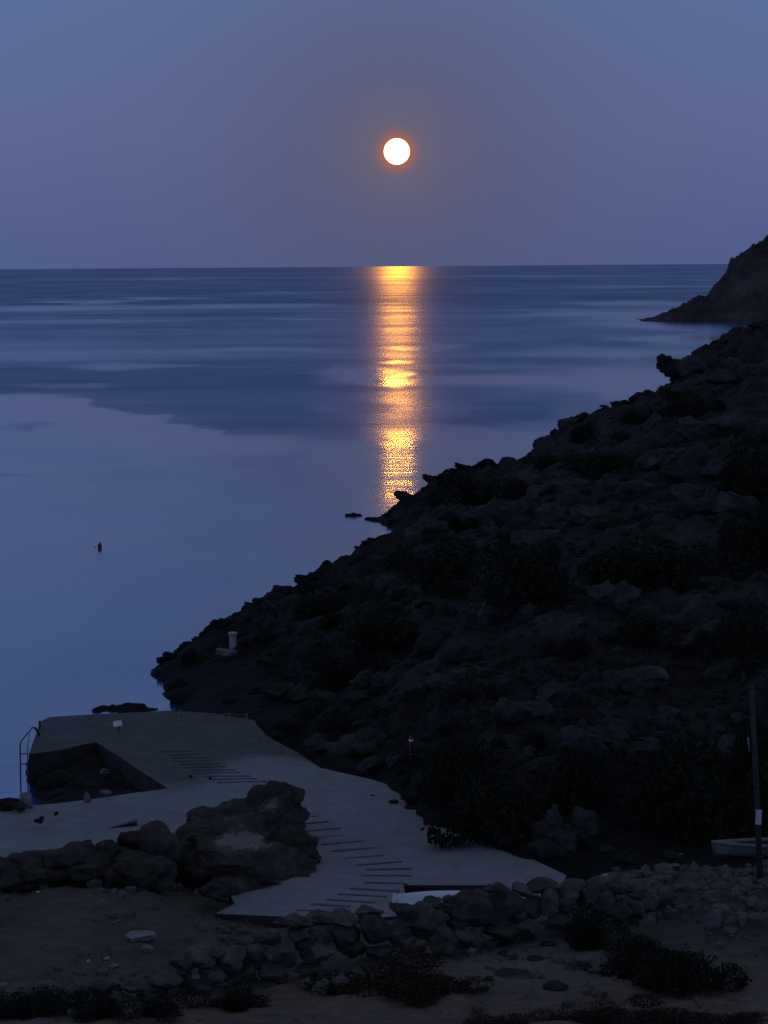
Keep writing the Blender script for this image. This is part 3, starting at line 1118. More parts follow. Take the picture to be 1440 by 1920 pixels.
def boulder(u, v, w, h, y=None, label='', mat='wall_stone', name='boulder', group=None, seed=None, sub=4, dep=1.1, z=None, cuts=9, rough=0.13):
    p = Py(u, v, y) if y is not None else (Pz(u, v, z) if z is not None else None)
    if p is None:
        p = hit(u, v + h * 0.7)
        p = p + np.array([0, 0, h * 0.55 * p[1] / F])
    k_ = p[1] / F
    V, Fc = rock_arrays(seed if seed is not None else int(u * 7 + v * 3), sub, cuts=cuts, rough=rough)
    ext = (V.max(0) - V.min(0)) / 2
    V = (V - (V.max(0) + V.min(0)) / 2) / ext * np.array([w * k_, w * k_ * dep, h * k_])
    o = mobj(name, mesh_arrays(name, V, Fc), M[mat], None, p)
    tag(o, label, 'rock', group)
    return o


# boulders that line the field along the quay
for (u, v, w, h, y, lab) in [(0, 1632, 66, 26, 55.8, 'dark boulder cut by the left edge, first of the row below the quay'),
                             (62, 1628, 62, 28, 56.0, 'low dark boulder second in the row below the quay'),
                             (118, 1618, 56, 32, 56.3, 'rounded dark boulder with pale top in the row below the quay'),
                             (170, 1632, 42, 34, 55.9, 'dark boulder in the dip of the row below the quay'),
                             (208, 1612, 46, 36, 56.6, 'domed dark boulder near the wedge board, in the row below the quay'),
                             (278, 1596, 52, 46, 57.2, 'big black boulder joining the outcrop to the boulder row'),
                             (262, 1640, 60, 34, 55.6, 'broad dark boulder sunk in the field below the big black boulder'),
                             (400, 1668, 26, 18, 54.6, 'small brown rock at the near foot of the outcrop')]:
    boulder(u, v, w * 1.25, h * 1.2, y, lab, 'outcrop', rough=0.24, cuts=14)

# black rocks in the notch of the quay
for i, (u, v, w, h) in enumerate([(85, 1440, 34, 26), (130, 1432, 42, 30), (180, 1440, 44, 30), (115, 1470, 44, 28), (165, 1475, 48, 24), (215, 1462, 44, 26), (255, 1476, 38, 12), (150, 1418, 50, 16),
                                  (75, 1462, 20, 22), (125, 1492, 34, 12), (205, 1485, 40, 10), (200, 1425, 36, 18)]):
    boulder(u, v, w * 1.1, h, None, 'black weed-covered rock packed into the notch of the quay', 'shore_rock', group='rocks in the quay notch', z=0.12, sub=3)
boulder(196, 1446, 10, 6, 70.5, 'dull grey stone high among the black rocks in the notch', 'grey_rock', sub=3)
boulder(198, 1486, 11, 6, 65.8, 'pale grey stone at the straight edge of the quay notch', 'grey_rock', sub=3)
boulder(163, 1496, 7, 10, 65.4, 'upright grey stone beside the straight edge of the notch', 'grey_rock', sub=3)
boulder(48, 1503, 14, 17, 64.8, 'upright grey boulder on the quay beside the water', 'grey_rock')
boulder(14, 1510, 24, 13, 64.6, 'dark boulder at the left edge beside the upright grey one', 'shore_rock')
boulder(36, 1512, 14, 9, 64.2, 'low grey-black rock between two boulders at the water edge', 'hill_boulder')
boulder(72, 1539, 9, 5, 62.2, 'black stone lying on the left part of the quay', 'shore_rock', sub=3)
boulder(78, 1535, 5, 5, 62.4, 'small black stone behind the larger one on the quay', 'shore_rock', sub=3)
boulder(106, 1525.5, 5, 4, 63.2, 'round black stone alone on the quay near the notch', 'shore_rock', sub=3)
boulder(357, 1456, 4.5, 3.5, 68.2, 'small dark stone on the quay beyond the outcrop', 'shore_rock', sub=3)
boulder(394, 1459, 3.5, 2.5, 68.0, 'tiny dark stone on the quay just left of the outcrop top', 'shore_rock', sub=3)
boulder(698, 1493, 5, 3.5, 66.0, 'small black stone on the slipway near the hill foot', 'shore_rock', sub=3)
boulder(738, 1504, 10, 5, 65.0, 'flat black stone on the slipway edge beside the pale rock', 'shore_rock', sub=3)
boulder(777, 1497, 15, 11, 65.2, 'pale grey rock at the hill foot beside the slipway', 'grey_rock')
boulder(867, 1466, 6, 8, None, 'small pale stone on the hill above the black bush', 'grey_rock', sub=3)
boulder(360, 1573, 9, 7, 57.6, 'round black stone in a hollow of the outcrop', 'shore_rock', sub=3)

# loose stones of the field and the track
for (u, v, w, h, mat, lab) in [(265, 1755, 30, 10, 'pale_rock', 'long white slab of stone lying in the dark field'),
                               (277, 1778, 12, 8, 'grey_rock', 'grey rounded stone just below the long white slab'),
                               (603, 1751, 17, 8, 'pale_rock', 'pale flat stone lying on the left part of the wall'),
                               (900, 1847, 22, 9, 'lichen', 'pale green lens-shaped stone alone on the track'),
                               (1338, 1722, 15, 22, 'grey_rock', 'upright pale grey stone on the right slope'),
                               (1368, 1744, 15, 10, 'grey_rock', 'rounded grey stone beside the upright pale one'),
                               (1258, 1677, 6, 6, 'grey_rock', 'small pale stone on the rubble slope right of the wall'),
                               (166, 1802, 4, 4, 'pale_rock', 'small white stone in the field left of a flat grey one'),
                               (200, 1797, 6, 4, 'pale_rock', 'tiny white stone beside the flat grey stone in the field'),
                               (213, 1811, 11, 4, 'grey_rock', 'flat grey stone in the field below the white slab'),
                               (71, 1672, 4, 3, 'pale_rock', 'tiny white stone below the boulder row at left'),
                               (168, 1680, 4, 2.5, 'pale_rock', 'tiny pale chip below the middle of the boulder row'),
                               (455, 1860, 5, 4, 'pale_rock', 'small white stone at the foot of the wall near the track'),
                               (85, 1843, 20, 5, 'grey_rock', 'flat grey stone beside the scrub at lower left'),
                               (5, 1845, 12, 4, 'grey_rock', 'flat grey stone cut by the left edge'),
                               (1135, 1641, 8, 4, 'pale_rock', 'small pale stone on the rubble behind the wall end'),
                               (1122, 1664, 12, 4, 'grey_rock', 'flat pale stone on the rubble at the wall end'),
                               (1200, 1672, 14, 8, 'grey_rock', 'grey stone in the middle of the rubble slope'),
                               (1405, 1633, 9, 7, 'grey_rock', 'grey stone below the pale open boat'),
                               (1320, 1632, 14, 12, 'wall_stone', 'rounded stone left of the pale open boat'),
                               (1275, 1602, 8, 3, 'grey_rock', 'thin pale stone below the big black bush'),
                               (1265, 1622, 10, 4, 'grey_rock', 'flat stone on the rubble left of the pale boat'),
                               (1290, 1805, 34, 18, 'wall_stone', 'large low stone half hidden by the bush beside the track')]:
    if mat == 'lichen' and 'lichen' not in M:
        M['lichen'] = rock_mat('lichen_stone', (0.13, 0.14, 0.11), (0.20, 0.22, 0.17), (0.29, 0.31, 0.25), 3.0, True, 0.01)
    boulder(u, v, w, h, None, lab, mat, sub=3 if w < 12 else 4, dep=0.9, rough=0.1)

for (u, v, w, h) in [(950, 1786, 18, 4), (1003, 1796, 16, 4), (1068, 1801, 16, 4), (1097, 1812, 14, 3), (966, 1829, 42, 4), (1028, 1769, 16, 4), (1040, 1846, 26, 4), (916, 1834, 9, 4)]:  # dark stones added for the sand's hollows; the shade is their colour
    boulder(u, v, w, h, None, 'dark flat stone standing in for a shaded hollow of the sandy patch beside the track', 'hill_boulder', group='stand-ins for the hollows of the sandy patch', sub=3, dep=1.3)

# ------------------------------------------------------------------ dry stone wall
wall = empty('stone_wall', Pz(760, 1790, 1.1))
tag(wall, 'rough dry stone wall of big rounded boulders between the track and the slipway', 'stone wall')
wall_loc = np.array(Pz(760, 1790, 1.1))
STONE = [rock_mesh(500 + s, 4, cuts=15, rough=0.15, depth=(0.50, 0.88)) for s in range(12)]
for me in STONE:
    me.materials.append(M['wall_stone'])


def wall_stone(u, v, w, h, y):
    k_ = y / F
    p = Py(u, v, y) - wall_loc
    put(random.choice(STONE), 'stone', p, w * k_ * 1.28, w * k_ * 1.15, h * k_ * 1.32, wall, 0.15).rotation_euler.z = random.uniform(-3.14, 3.14)


# hand-set stones (u, v, half width, half height)
HAND = [(700, 1745, 32, 30), (560, 1760, 26, 24), (640, 1725, 36, 20), (790, 1730, 44, 36), (745, 1750, 24, 26), (830, 1765, 30, 24), (880, 1715, 44, 38), (945, 1700, 38, 36),
        (992, 1700, 20, 30), (1025, 1692, 18, 30), (1060, 1690, 26, 28), (1105, 1690, 24, 34), (1135, 1700, 24, 32), (590, 1790, 30, 22), (530, 1790, 28, 26), (480, 1790, 30, 28), (430, 1795, 30, 26),
        (940, 1745, 36, 22), (990, 1742, 30, 18), (1050, 1730, 34, 18), (870, 1757, 34, 18), (760, 1705, 26, 16), (810, 1694, 20, 12), (850, 1690, 22, 14), (900, 1685, 26, 16), (690, 1712, 28, 16),
        (550, 1730, 30, 14), (600, 1725, 26, 16), (660, 1775, 30, 20), (715, 1785, 26, 14), (380, 1790, 30, 22), (400, 1830, 26, 18), (450, 1830, 30, 18), (350, 1805, 28, 18),
        (520, 1825, 30, 16), (580, 1820, 26, 14), (930, 1668, 26, 14), (975, 1668, 24, 14), (1020, 1662, 26, 14), (1070, 1662, 30, 16), (1120, 1655, 26, 14), (820, 1718, 24, 26),
        (1160, 1712, 22, 26), (640, 1752, 30, 22), (310, 1835, 30, 16), (300, 1860, 24, 14), (250, 1850, 28, 14), (1000, 1660, 14, 8), (836, 1700, 12, 8),
        (200, 1855, 28, 16), (150, 1862, 28, 14), (95, 1860, 30, 16), (40, 1868, 30, 16), (-10, 1868, 26, 16), (225, 1872, 22, 12), (120, 1880, 26, 12), (340, 1832, 24, 14), (270, 1872, 26, 12),
        (380, 1855, 26, 14), (440, 1858, 24, 12), (500, 1850, 26, 12), (1185, 1700, 24, 20), (1215, 1690, 22, 16), (1195, 1678, 20, 12), (1245, 1686, 20, 12), (1160, 1668, 24, 14), (1205, 1660, 20, 10),
        (760, 1770, 24, 18), (800, 1780, 24, 14), (860, 1735, 22, 16), (915, 1725, 22, 22), (970, 1715, 18, 22), (1090, 1715, 20, 16), (620, 1752, 22, 16), (585, 1755, 20, 16), (500, 1762, 28, 16), (450, 1768, 26, 14), (400, 1782, 22, 14)]
for (u, v, w, h) in HAND:
    vb = float(np.interp(u, [-20, 250, 430, 560, 700, 860, 1000, 1150, 1250], [1888, 1884, 1862, 1842, 1806, 1792, 1768, 1748, 1716]))
    yb = hit(u, vb)[1] + 0.25
    wall_stone(u, v, w, h, yb + max(vb - v, -10) * 0.004 + random.uniform(-0.06, 0.06))

# ------------------------------------------------------------------ shrubs
def bush_mesh(seed, nleaf=5200, leaf=0.034, flat=0.75):
    g = np.random.default_rng(seed)
    lob = [(g.normal(size=3) * np.array([0.42, 0.42, 0.18]) + np.array([0, 0, 0.35]), g.uniform(0.35, 0.62)) for _ in range(9)]
    which = g.integers(0, len(lob), nleaf)
    d = g.normal(size=(nleaf, 3))
    d /= np.linalg.norm(d, axis=1, keepdims=True)
    rr = g.uniform(0.35, 1.06, nleaf) ** 0.6 * (1 + 0.3 * g.random(nleaf) ** 8)
    P = np.array([lob[w][0] for w in which]) + d * (np.array([lob[w][1] for w in which]) * rr)[:, None]
    P[:, 2] = np.abs(P[:, 2]) * flat
    t1 = g.normal(size=(nleaf, 3))
    t1 /= np.linalg.norm(t1, axis=1, keepdims=True)
    t2 = np.cross(t1, g.normal(size=(nleaf, 3)))
    t2 /= np.linalg.norm(t2, axis=1, keepdims=True)
    s = (leaf * g.uniform(0.6, 1.5, nleaf))[:, None]
    V = np.stack([P - t1 * s * 1.4, P + t2 * s * 0.6, P + t1 * s * 1.4, P - t2 * s * 0.6], 1).reshape(-1, 3)
    Fc = np.arange(nleaf * 4).reshape(-1, 4)
    return mesh_arrays('foliage', V, Fc, False)


def stem_mesh(seed):
    g = random.Random(seed)
    bm = bmesh.new()
    for i in range(9):
        a = g.uniform(0, 6.28)
        e = Vector((math.cos(a) * g.uniform(0.2, 0.6), math.sin(a) * g.uniform(0.2, 0.6), g.uniform(0.3, 0.62)))
        tube_bm([Vector((0, 0, -0.15)), e * 0.5 + Vector((0, 0, 0.08)), e], [0.035, 0.022, 0.008], 5, bm)
    me = bpy.data.meshes.new('stem')
    bm.to_mesh(me)
    bm.free()
    return me


BUSH = [bush_mesh(600 + i) for i in range(4)]
STEM = [stem_mesh(i) for i in range(3)]
for me in BUSH:
    me.materials.append(M['leaf_dark'])
for me in STEM:
    me.materials.append(M['twig'])
BROWN = [bush_mesh(640 + i, 5200, 0.028, 0.6) for i in range(2)]
for me in BROWN:
    me.materials.append(M['brown_scrub'])


def bush(u, v, w, h, label, group=None, kind=None, name='scrub_bush', p=None):
    p = hit(u, v + h * 0.85) if p is None else p
    if p is None:
        return
    k_ = p[1] / F
    o = empty(name, p - np.array([0, 0, 0.03]), random.uniform(-3, 3))
    f = bpy.data.objects.new('foliage', random.choice(kind or BUSH))
    link(f, o)
    st = bpy.data.objects.new('stem', random.choice(STEM))
    link(st, o)
    o.scale = (w * k_ * 1.15 * random.uniform(0.9, 1.15), w * k_ * 1.15, h * k_ * 2.2)
    tag(o, label, 'bush', group)


for (u, v, w, h, lab) in [(1275, 1468, 135, 88, 'huge black bush at the foot of the hill above the pale open boat'),
                          (850, 1440, 70, 72, 'tall black bush at the hill foot right of the striped marker post'),
                          (930, 1520, 95, 60, 'wide black bush low on the hill beside the slipway'),
                          (1080, 1455, 60, 60, 'black bush on the lower hill left of the huge one'),
                          (830, 1056, 85, 36, 'dark oval bush on the hill just above the small inlet'),
                          (985, 1075, 90, 55, 'dark bush below the pale slab rock in mid hill'),
                          (1270, 1060, 118, 52, 'broad black bush in the middle of the right hillside'),
                          (1410, 880, 62, 60, 'dark green bush cut by the right edge, high on the hill'),
                          (1130, 870, 75, 22, 'dark low bush under the spiky skyline rock'),
                          (890, 920, 60, 30, 'dark bush in the hollow behind the rounded boulder on the hill'),
                          (1290, 760, 50, 22, 'small dark bush below the overhanging rock'),
                          (1210, 1180, 50, 30, 'dark bush below the broad black one on the right hillside'),
                          (1400, 1200, 70, 60, 'dark green bush behind the top of the pole'),
                          (1415, 1420, 40, 90, 'dark bush directly behind the middle of the pole'),
                          (1275, 1815, 80, 48, 'black rounded bush standing beside the track at lower right'),
                          (1200, 1790, 60, 36, 'loose dark bush between the wall end and the track'),
                          (1110, 1740, 50, 40, 'dark scrub growing against the right end of the wall'),
                          (60, 1886, 70, 26, 'dark scrub in the lower left corner'),
                          (190, 1882, 60, 24, 'dark grassy bush right of the lower left corner scrub'),
                          (300, 1886, 40, 18, 'dark bush at the left foot of the stone wall'),
                          (430, 1868, 60, 22, 'low dark bush under the stone wall beside the green succulent'),
                          (1420, 1010, 60, 60, 'black bush at the right edge in mid hill'),
                          (720, 1170, 90, 24, 'dark flat bush on the lower left hillside'),
                          (640, 1225, 80, 24, 'black flat bush on the slope right of the mooring bollard'),
                          (600, 1130, 60, 20, 'dark bush close under the lower skyline')]:
    bush(u, v, w, h, lab)
nb = 0
while nb < 46:
    u, v = random.uniform(360, 1440), random.uniform(660, 1600)
    if not in_hill(u, v):
        continue
    bush(u, v, random.uniform(14, 44), random.uniform(8, 20), 'small dark shrub scattered among the hillside rocks', 'small shrubs on the hillside')
    nb += 1
for (u, v, w, h, lab) in [(700, 1822, 110, 34, 'low brown dry shrub spreading below the stone wall'), (800, 1835, 70, 26, 'brown dry shrub right of the widest one below the wall'),
                          (1110, 1902, 60, 18, 'brown dry weed at the bottom edge below the sandy patch'), (1260, 1900, 90, 20, 'brown dry weed at the bottom edge below the black bush'),
                          (940, 1908, 70, 16, 'brown dry weed at the bottom edge below the lens-shaped stone'), (1400, 1905, 70, 18, 'brown dry weed in the lower right corner')]:
    bush(u, v, w, h, lab, None, BROWN, 'dry_shrub')

# succulent with broad pointed leaves at the wall foot
base = hit(350, 1848)
succ = empty('succulent_plant', base)
tag(succ, 'green succulent with broad pointed leaves at the foot of the wall', 'plant')
for i in range(7):
    a = [-0.6, 0.1, 0.7, 1.9, 2.9, 4.0, 5.0][i]
    L = [0.42, 0.62, 0.46, 0.36, 0.4, 0.42, 0.4][i]
    bm = bmesh.new()
    prev = None
    for j in range(9):
        t = j / 8
        w = 0.11 * math.sin(math.pi * min(1, t * 0.92 + 0.08)) ** 0.7 * (1 if j < 8 else 0.1)
        r_ = L * t
        z = L * (0.75 * t - 0.62 * t * t)
        c_ = Vector((math.cos(a) * r_, math.sin(a) * r_, z))
        sd = Vector((-math.sin(a), math.cos(a), 0))
        ring = [bm.verts.new(c_ - sd * w + Vector((0, 0, 0.02))), bm.verts.new(c_ - Vector((0, 0, 0.012))), bm.verts.new(c_ + sd * w + Vector((0, 0, 0.02))), bm.verts.new(c_ + Vector((0, 0, 0.012)))]
        if prev:
            for q in range(4):
                bm.faces.new((prev[q], prev[(q + 1) % 4], ring[(q + 1) % 4], ring[q]))
        prev = ring
    bobj('leaf', bm, M['leaf_green'], succ, True)

# dry grass tufts over field, track verge and hill
def tufts(name, pts, h, mat, seed):
    g = np.random.default_rng(seed)
    nb_ = 9
    P = np.repeat(np.array(pts), nb_, 0)
    m = len(P)
    P = P + np.stack([g.normal(0, 0.05, m), g.normal(0, 0.05, m), np.zeros(m)], 1)
    a = g.uniform(0, 6.28, m)
    hh = h * g.uniform(0.5, 1.3, m)
    lean = np.stack([np.cos(a) * 0.5, np.sin(a) * 0.5, np.ones(m)], 1) * hh[:, None]
    w = np.stack([-np.sin(a), np.cos(a), np.zeros(m)], 1) * 0.008
    V = np.stack([P - w - [0, 0, 0.02], P + w - [0, 0, 0.02], P + lean], 1).reshape(-1, 3)
    o = mobj(name, mesh_arrays(name, V, np.arange(m * 3).reshape(-1, 3), False), mat)
    return o


def scatter(nn, ulo, uhi, vlo, vhi, ok=None):
    out = []
    while len(out) < nn:
        x = rng.uniform(ulo, uhi, 400)
        y = rng.uniform(vlo, vhi, 400)
        z = H(x, y)
        for q in zip(x, y, z):
            if (ok is None or ok(q)) and len(out) < nn:
                out.append(q)
    return out


def field_ok(q):
    u, v = proj(*[np.array([t]) for t in q])
    u, v = u[0], v[0]
    if not (-60 < u < 1500 and 1640 < v < 1990):
        return False
    if v < 1725 and 400 < u < 1050:
        return False
    return vnoise(np.array([q[0] * 0.9]), np.array([q[1] * 0.9]), seed=88)[0] > 0.05


g_o = tufts('dry_grass', scatter(420, -9, 9, 42, 56.5, field_ok), 0.06, M['dry_grass'], 3)
tag(g_o, 'short dry grass tufts over the field and the track verge', 'grass', kind='stuff')


def hill_ok(q):
    if q[2] < 0.9:
        return False
    u, v = proj(*[np.array([t]) for t in q])
    return in_hill(min(u[0], 1439), v[0]) and -20 < u[0] < 1480


hp = []
for (y0, y1, cnt) in ((58, 75, 1500), (75, 110, 1500), (110, 200, 700)):
    hp += scatter(cnt, -10, 0.16 * y1, y0, y1, hill_ok)


def rubble(name, pts, rlo, rhi, mat, seed):
    g = np.random.default_rng(seed)
    V0, F0 = _ico[1]
    Vs, Fs = [], []
    for i, p in enumerate(pts):
        r = rlo + (rhi - rlo) * g.random() ** 3
        V = V0 * (1 + g.normal(0, 0.16, (len(V0), 1))) * r * g.uniform(0.6, 1.4, 3)
        th = g.uniform(0, 6.28)
        c_, s_ = math.cos(th), math.sin(th)
        V = np.stack([V[:, 0] * c_ - V[:, 1] * s_, V[:, 0] * s_ + V[:, 1] * c_, V[:, 2]], 1)
        Vs.append(V + np.array(p) + [0, 0, r * 0.3])
        Fs.append(F0 + i * len(V0))
    return mobj(name, mesh_arrays(name, np.concatenate(Vs), np.concatenate(Fs), False), mat)


o = rubble('hill_rubble', hp, 0.03, 0.20, M['hill_rubble'] if 'hill_rubble' in M else M['hill'], 4)
tag(o, 'loose broken stones strewn over the dark hillside', 'rubble', kind='stuff')


def rub_ok(q):
    u, v = proj(*[np.array([t]) for t in q])
    u, v = u[0], v[0]
    return (1040 < u < 1500 and 1605 < v < 1740) or (field_ok(q) and random.random() < 0.25)


o = rubble('field_rubble', scatter(1300, -9, 9.5, 43, 57, rub_ok), 0.015, 0.17, M['wall_stone'], 5)
tag(o, 'small loose stones on the field, the track and the rubble slope', 'rubble', kind='stuff')
tf = tufts('hill_grass', [q for q in hp if vnoise(np.array([q[0] * 0.5]), np.array([q[1] * 0.4]), seed=90)[0] > 0.0], 0.16, M['twig'], 6)
tag(tf, 'sparse dry grass between the hillside rocks', 'grass', kind='stuff')

# ------------------------------------------------------------------ objects of the quay
# mooring bollard on its concrete pad
p = hit(437, 1214)
y = p[1]
k_ = y / F
p = Py(437, 1213, y)
bol = empty('mooring_bollard', p)
tag(bol, 'pale round concrete mooring bollard on a pad on the dark point', 'bollard')
r = 7.2 * k_
bobj('shaft', lathe_bm([(r * 1.08, -0.1), (r * 1.0, 0.05), (r * 0.95, 21 * k_), (r * 1.0, 22.5 * k_)], 24), M['lime'], bol, True)
bobj('cap', lathe_bm([(r * 1.0, 22.6 * k_), (r * 1.25, 24 * k_), (r * 1.25, 27 * k_), (r * 1.05, 28.2 * k_), (r * 0.2, 28.8 * k_)], 24), M['lime'], bol, True)
V, Fc = rock_arrays(77, 4, cuts=12, rough=0.15)
pq = np.array(Py(430, 1224, y - 0.25)) - np.array(p)
bobj_me = mesh_arrays('pad', V * np.array([34 * k_, 30 * k_, 13 * k_]) + pq, Fc)
mobj('pad', bobj_me, M['grey_rock'], bol)

# buoy
p = Pz(187, 1027, 0.0)
k_ = p[1] / F
buoy = empty('buoy', p)
tag(buoy, 'small dark red mooring buoy floating alone on the calm water', 'buoy')
r = 4.0 * k_
bobj('float', lathe_bm([(r * 0.5, -r * 0.8), (r * 0.95, -r * 0.3), (r, r * 0.4), (r * 0.95, r * 1.2), (r * 0.65, r * 2.0), (r * 0.25, r * 2.3)], 18), M['red_paint'], buoy, True)
bobj('ring', tube_bm([(r * 0.35 * math.cos(t * math.pi / 6), 0, r * 2.5 + r * 0.35 * math.sin(t * math.pi / 6)) for t in range(13)], r * 0.09, 6), M['steel_dark'], buoy, True)
p2 = Pz(178.5, 1025.5, 0.0)
fl = bobj('marker_float', lathe_bm([(0.012, -0.03), (0.028, 0.0), (0.028, 0.02), (0.01, 0.045)], 10), M['dark_paint'], None, True, p2)
tag(fl, 'tiny dark float on the water just left of the red buoy', 'float')

# boarding ladder with handrails
Zd = DECK
q0, q1 = Pz(74, 1380, Zd), Pz(53, 1413, Zd)      # along the quay edge
e = Vector(q1 - q0)
out = Vector((-1.0, -0.1, 0)).normalized()
lad = empty('boarding_ladder', tuple(q1))
tag(lad, 'steel bathing ladder with bent handrails at the corner of the quay', 'ladder')
inv = -Vector(q1)
e1 = e.normalized()
for j, s_ in enumerate((0.0, 0.20)):
    A0 = Vector(q0) + out * (0.02 + s_ * 0.2)
    B = Vector(q1) + out * (0.22 - s_)
    pts = [A0 + Vector((0.05, 0, -0.05)), A0 + Vector((0, 0, 0.12)), A0 + out * 0.08 + e1 * 0.12 + Vector((0, 0, 0.27)), A0 + out * 0.14 + e1 * 0.35 + Vector((0, 0, 0.30)),
           B - e1 * 0.25 + Vector((0, 0, 0.30)), B - e1 * 0.06 + Vector((0, 0, 0.24)), B + Vector((0, 0, 0.10)), B + Vector((0, 0, -0.4)), B + Vector((0, 0, -1.3))]
    bobj('handrail', tube_bm([p_ + inv for p_ in pts], 0.020, 8), M['galvanised'] if j else M['steel_dark'], lad, True)
for z in (0.0, -0.28):
    a_, b_ = Vector(q1) + out * 0.22 + Vector((0, 0, z)), Vector(q1) + out * 0.02 + Vector((0, 0, z))
    bobj('rung', tube_bm([a_ + inv, b_ + inv], 0.02, 8), M['galvanised'], lad, True)
# edge post
p = Pz(77, 1366, Zd)
post = empty('edge_post', p)
tag(post, 'short dark steel post at the outer left corner of the quay', 'post')
bobj('shaft', box_bm(-0.04, 0, 0.05, 0.05, 0.06, 0.36, bevel=0.008), M['steel_dark'], post)
bobj('plate', box_bm(0.03, 0.01, 0.06, 0.085, 0.03, 0.26, bevel=0.006), M['galvanised'], post)

# white notice on a low post on the quay
p = Pz(221, 1372, Zd)
nb_ = empty('notice_stand', p)
tag(nb_, 'small white tilted board on a low post on the far quay', 'sign')
bobj('post', tube_bm([(0.02, 0, 0), (0.02, 0, 0.16)], 0.02, 8), M['steel_dark'], nb_)
bm = box_bm(0, 0, 0, 0.25, 0.02, 0.17, bevel=0.004)
o = bobj('board', bm, M['white_paint'], nb_)
o.location = (0.0, -0.02, 0.24)
o.rotation_euler = (-0.5, -0.16, 0.2)

# rope barrier at the landward end of the quay
rb = empty('rope_barrier', Pz(340, 1352, Zd))
tag(rb, 'sagging rope strung between thin posts at the foot of the hill', 'rope barrier')
inv = -Vector(Pz(340, 1352, Zd))
tops = []
for (u, vb, vt) in [(338, 1352, 1331), (430, 1349, 1337), (463, 1351, 1338)]:
    b_ = Pz(u, vb, Zd)
    t_ = Py(u, vt, b_[1])
    tops.append((Vector(b_), Vector(t_)))
    bobj('post', tube_bm([Vector(b_) + inv - Vector((0, 0, 0.1)), Vector(t_) + inv], [0.035, 0.022], 8), M['galvanised'], rb)
for lev in (0.92, 0.45):
    for i in range(2):
        a_ = tops[i][0].lerp(tops[i][1], lev)
        b_ = tops[i + 1][0].lerp(tops[i + 1][1], lev)
        pts = []
        for j in range(13):
            t = j / 12
            q = a_.lerp(b_, t)
            q.z -= 0.16 * (a_ - b_).length / 1.5 * 4 * t * (1 - t) * 0.5
            pts.append(q + inv)
        bobj('rope', tube_bm(pts, 0.009, 5), M['rope'], rb)
for i, (u, vb, vt) in enumerate([(487, 1391, 1380), (525, 1413, 1401)]):
    b_ = Pz(u, vb, Zd)
    t_ = Py(u, vt, b_[1])
    o = bobj('marker_stake', tube_bm([Vector((0, 0, -0.2)), Vector(t_ - b_)], [0.03, 0.018], 8), M['galvanised'], None, False, b_)
    tag(o, ['thin pale stake at the hill foot nearer the rope barrier', 'thin pale stake at the hill foot above the slipway bend'][i], 'stake')

# red and white marker post on the hill
p = hit(771, 1416)
k_ = p[1] / F
mk = empty('marker_post', p)
tag(mk, 'red marker post with two white reflective bands at the hill foot', 'marker post')
r = 4.0 * k_
bobj('shaft', lathe_bm([(r, -0.15), (r, 5 * k_), (r, 29 * k_), (r * 0.9, 34 * k_), (r * 0.4, 37 * k_)], 14), M['red_paint'], mk, True)
for z, h_ in ((1.5, 2.2), (26.5, 4.0)):
    bobj('band', lathe_bm([(r * 1.0, z * k_ - 0.002), (r * 1.08, z * k_), (r * 1.08, (z + h_) * k_), (r, (z + h_) * k_ + 0.002)], 14), M['reflective_white'], mk, True)
bobj('collar', lathe_bm([(r * 1.1, 24.5 * k_), (r * 1.12, 25 * k_), (r * 1.12, 26 * k_), (r * 1.05, 26.3 * k_)], 14), M['dark_paint'], mk, True)

# wedge board lying on the quay
bm = bmesh.new()
q = [Pz(203, 1553.5, Zd), Pz(257, 1549, Zd), Pz(257, 1543.5, Zd), Pz(240, 1546, Zd)]
lo = [bm.verts.new(Vector(v)) for v in q]
hi_ = [bm.verts.new(Vector(v) + Vector((0, 0, h_))) for v, h_ in zip(q, (0.012, 0.10, 0.10, 0.05))]
bm.faces.new(lo)
bm.faces.new(hi_)
for i in range(4):
    bm.faces.new((lo[i], lo[(i + 1) % 4], hi_[(i + 1) % 4], hi_[i]))
bmesh.ops.recalc_face_normals(bm, faces=bm.faces[:])
o = bobj('wedge_board', bm, M['dark_paint'])
tag(o, 'dark wooden wedge lying on the quay left of the outcrop', 'wedge')


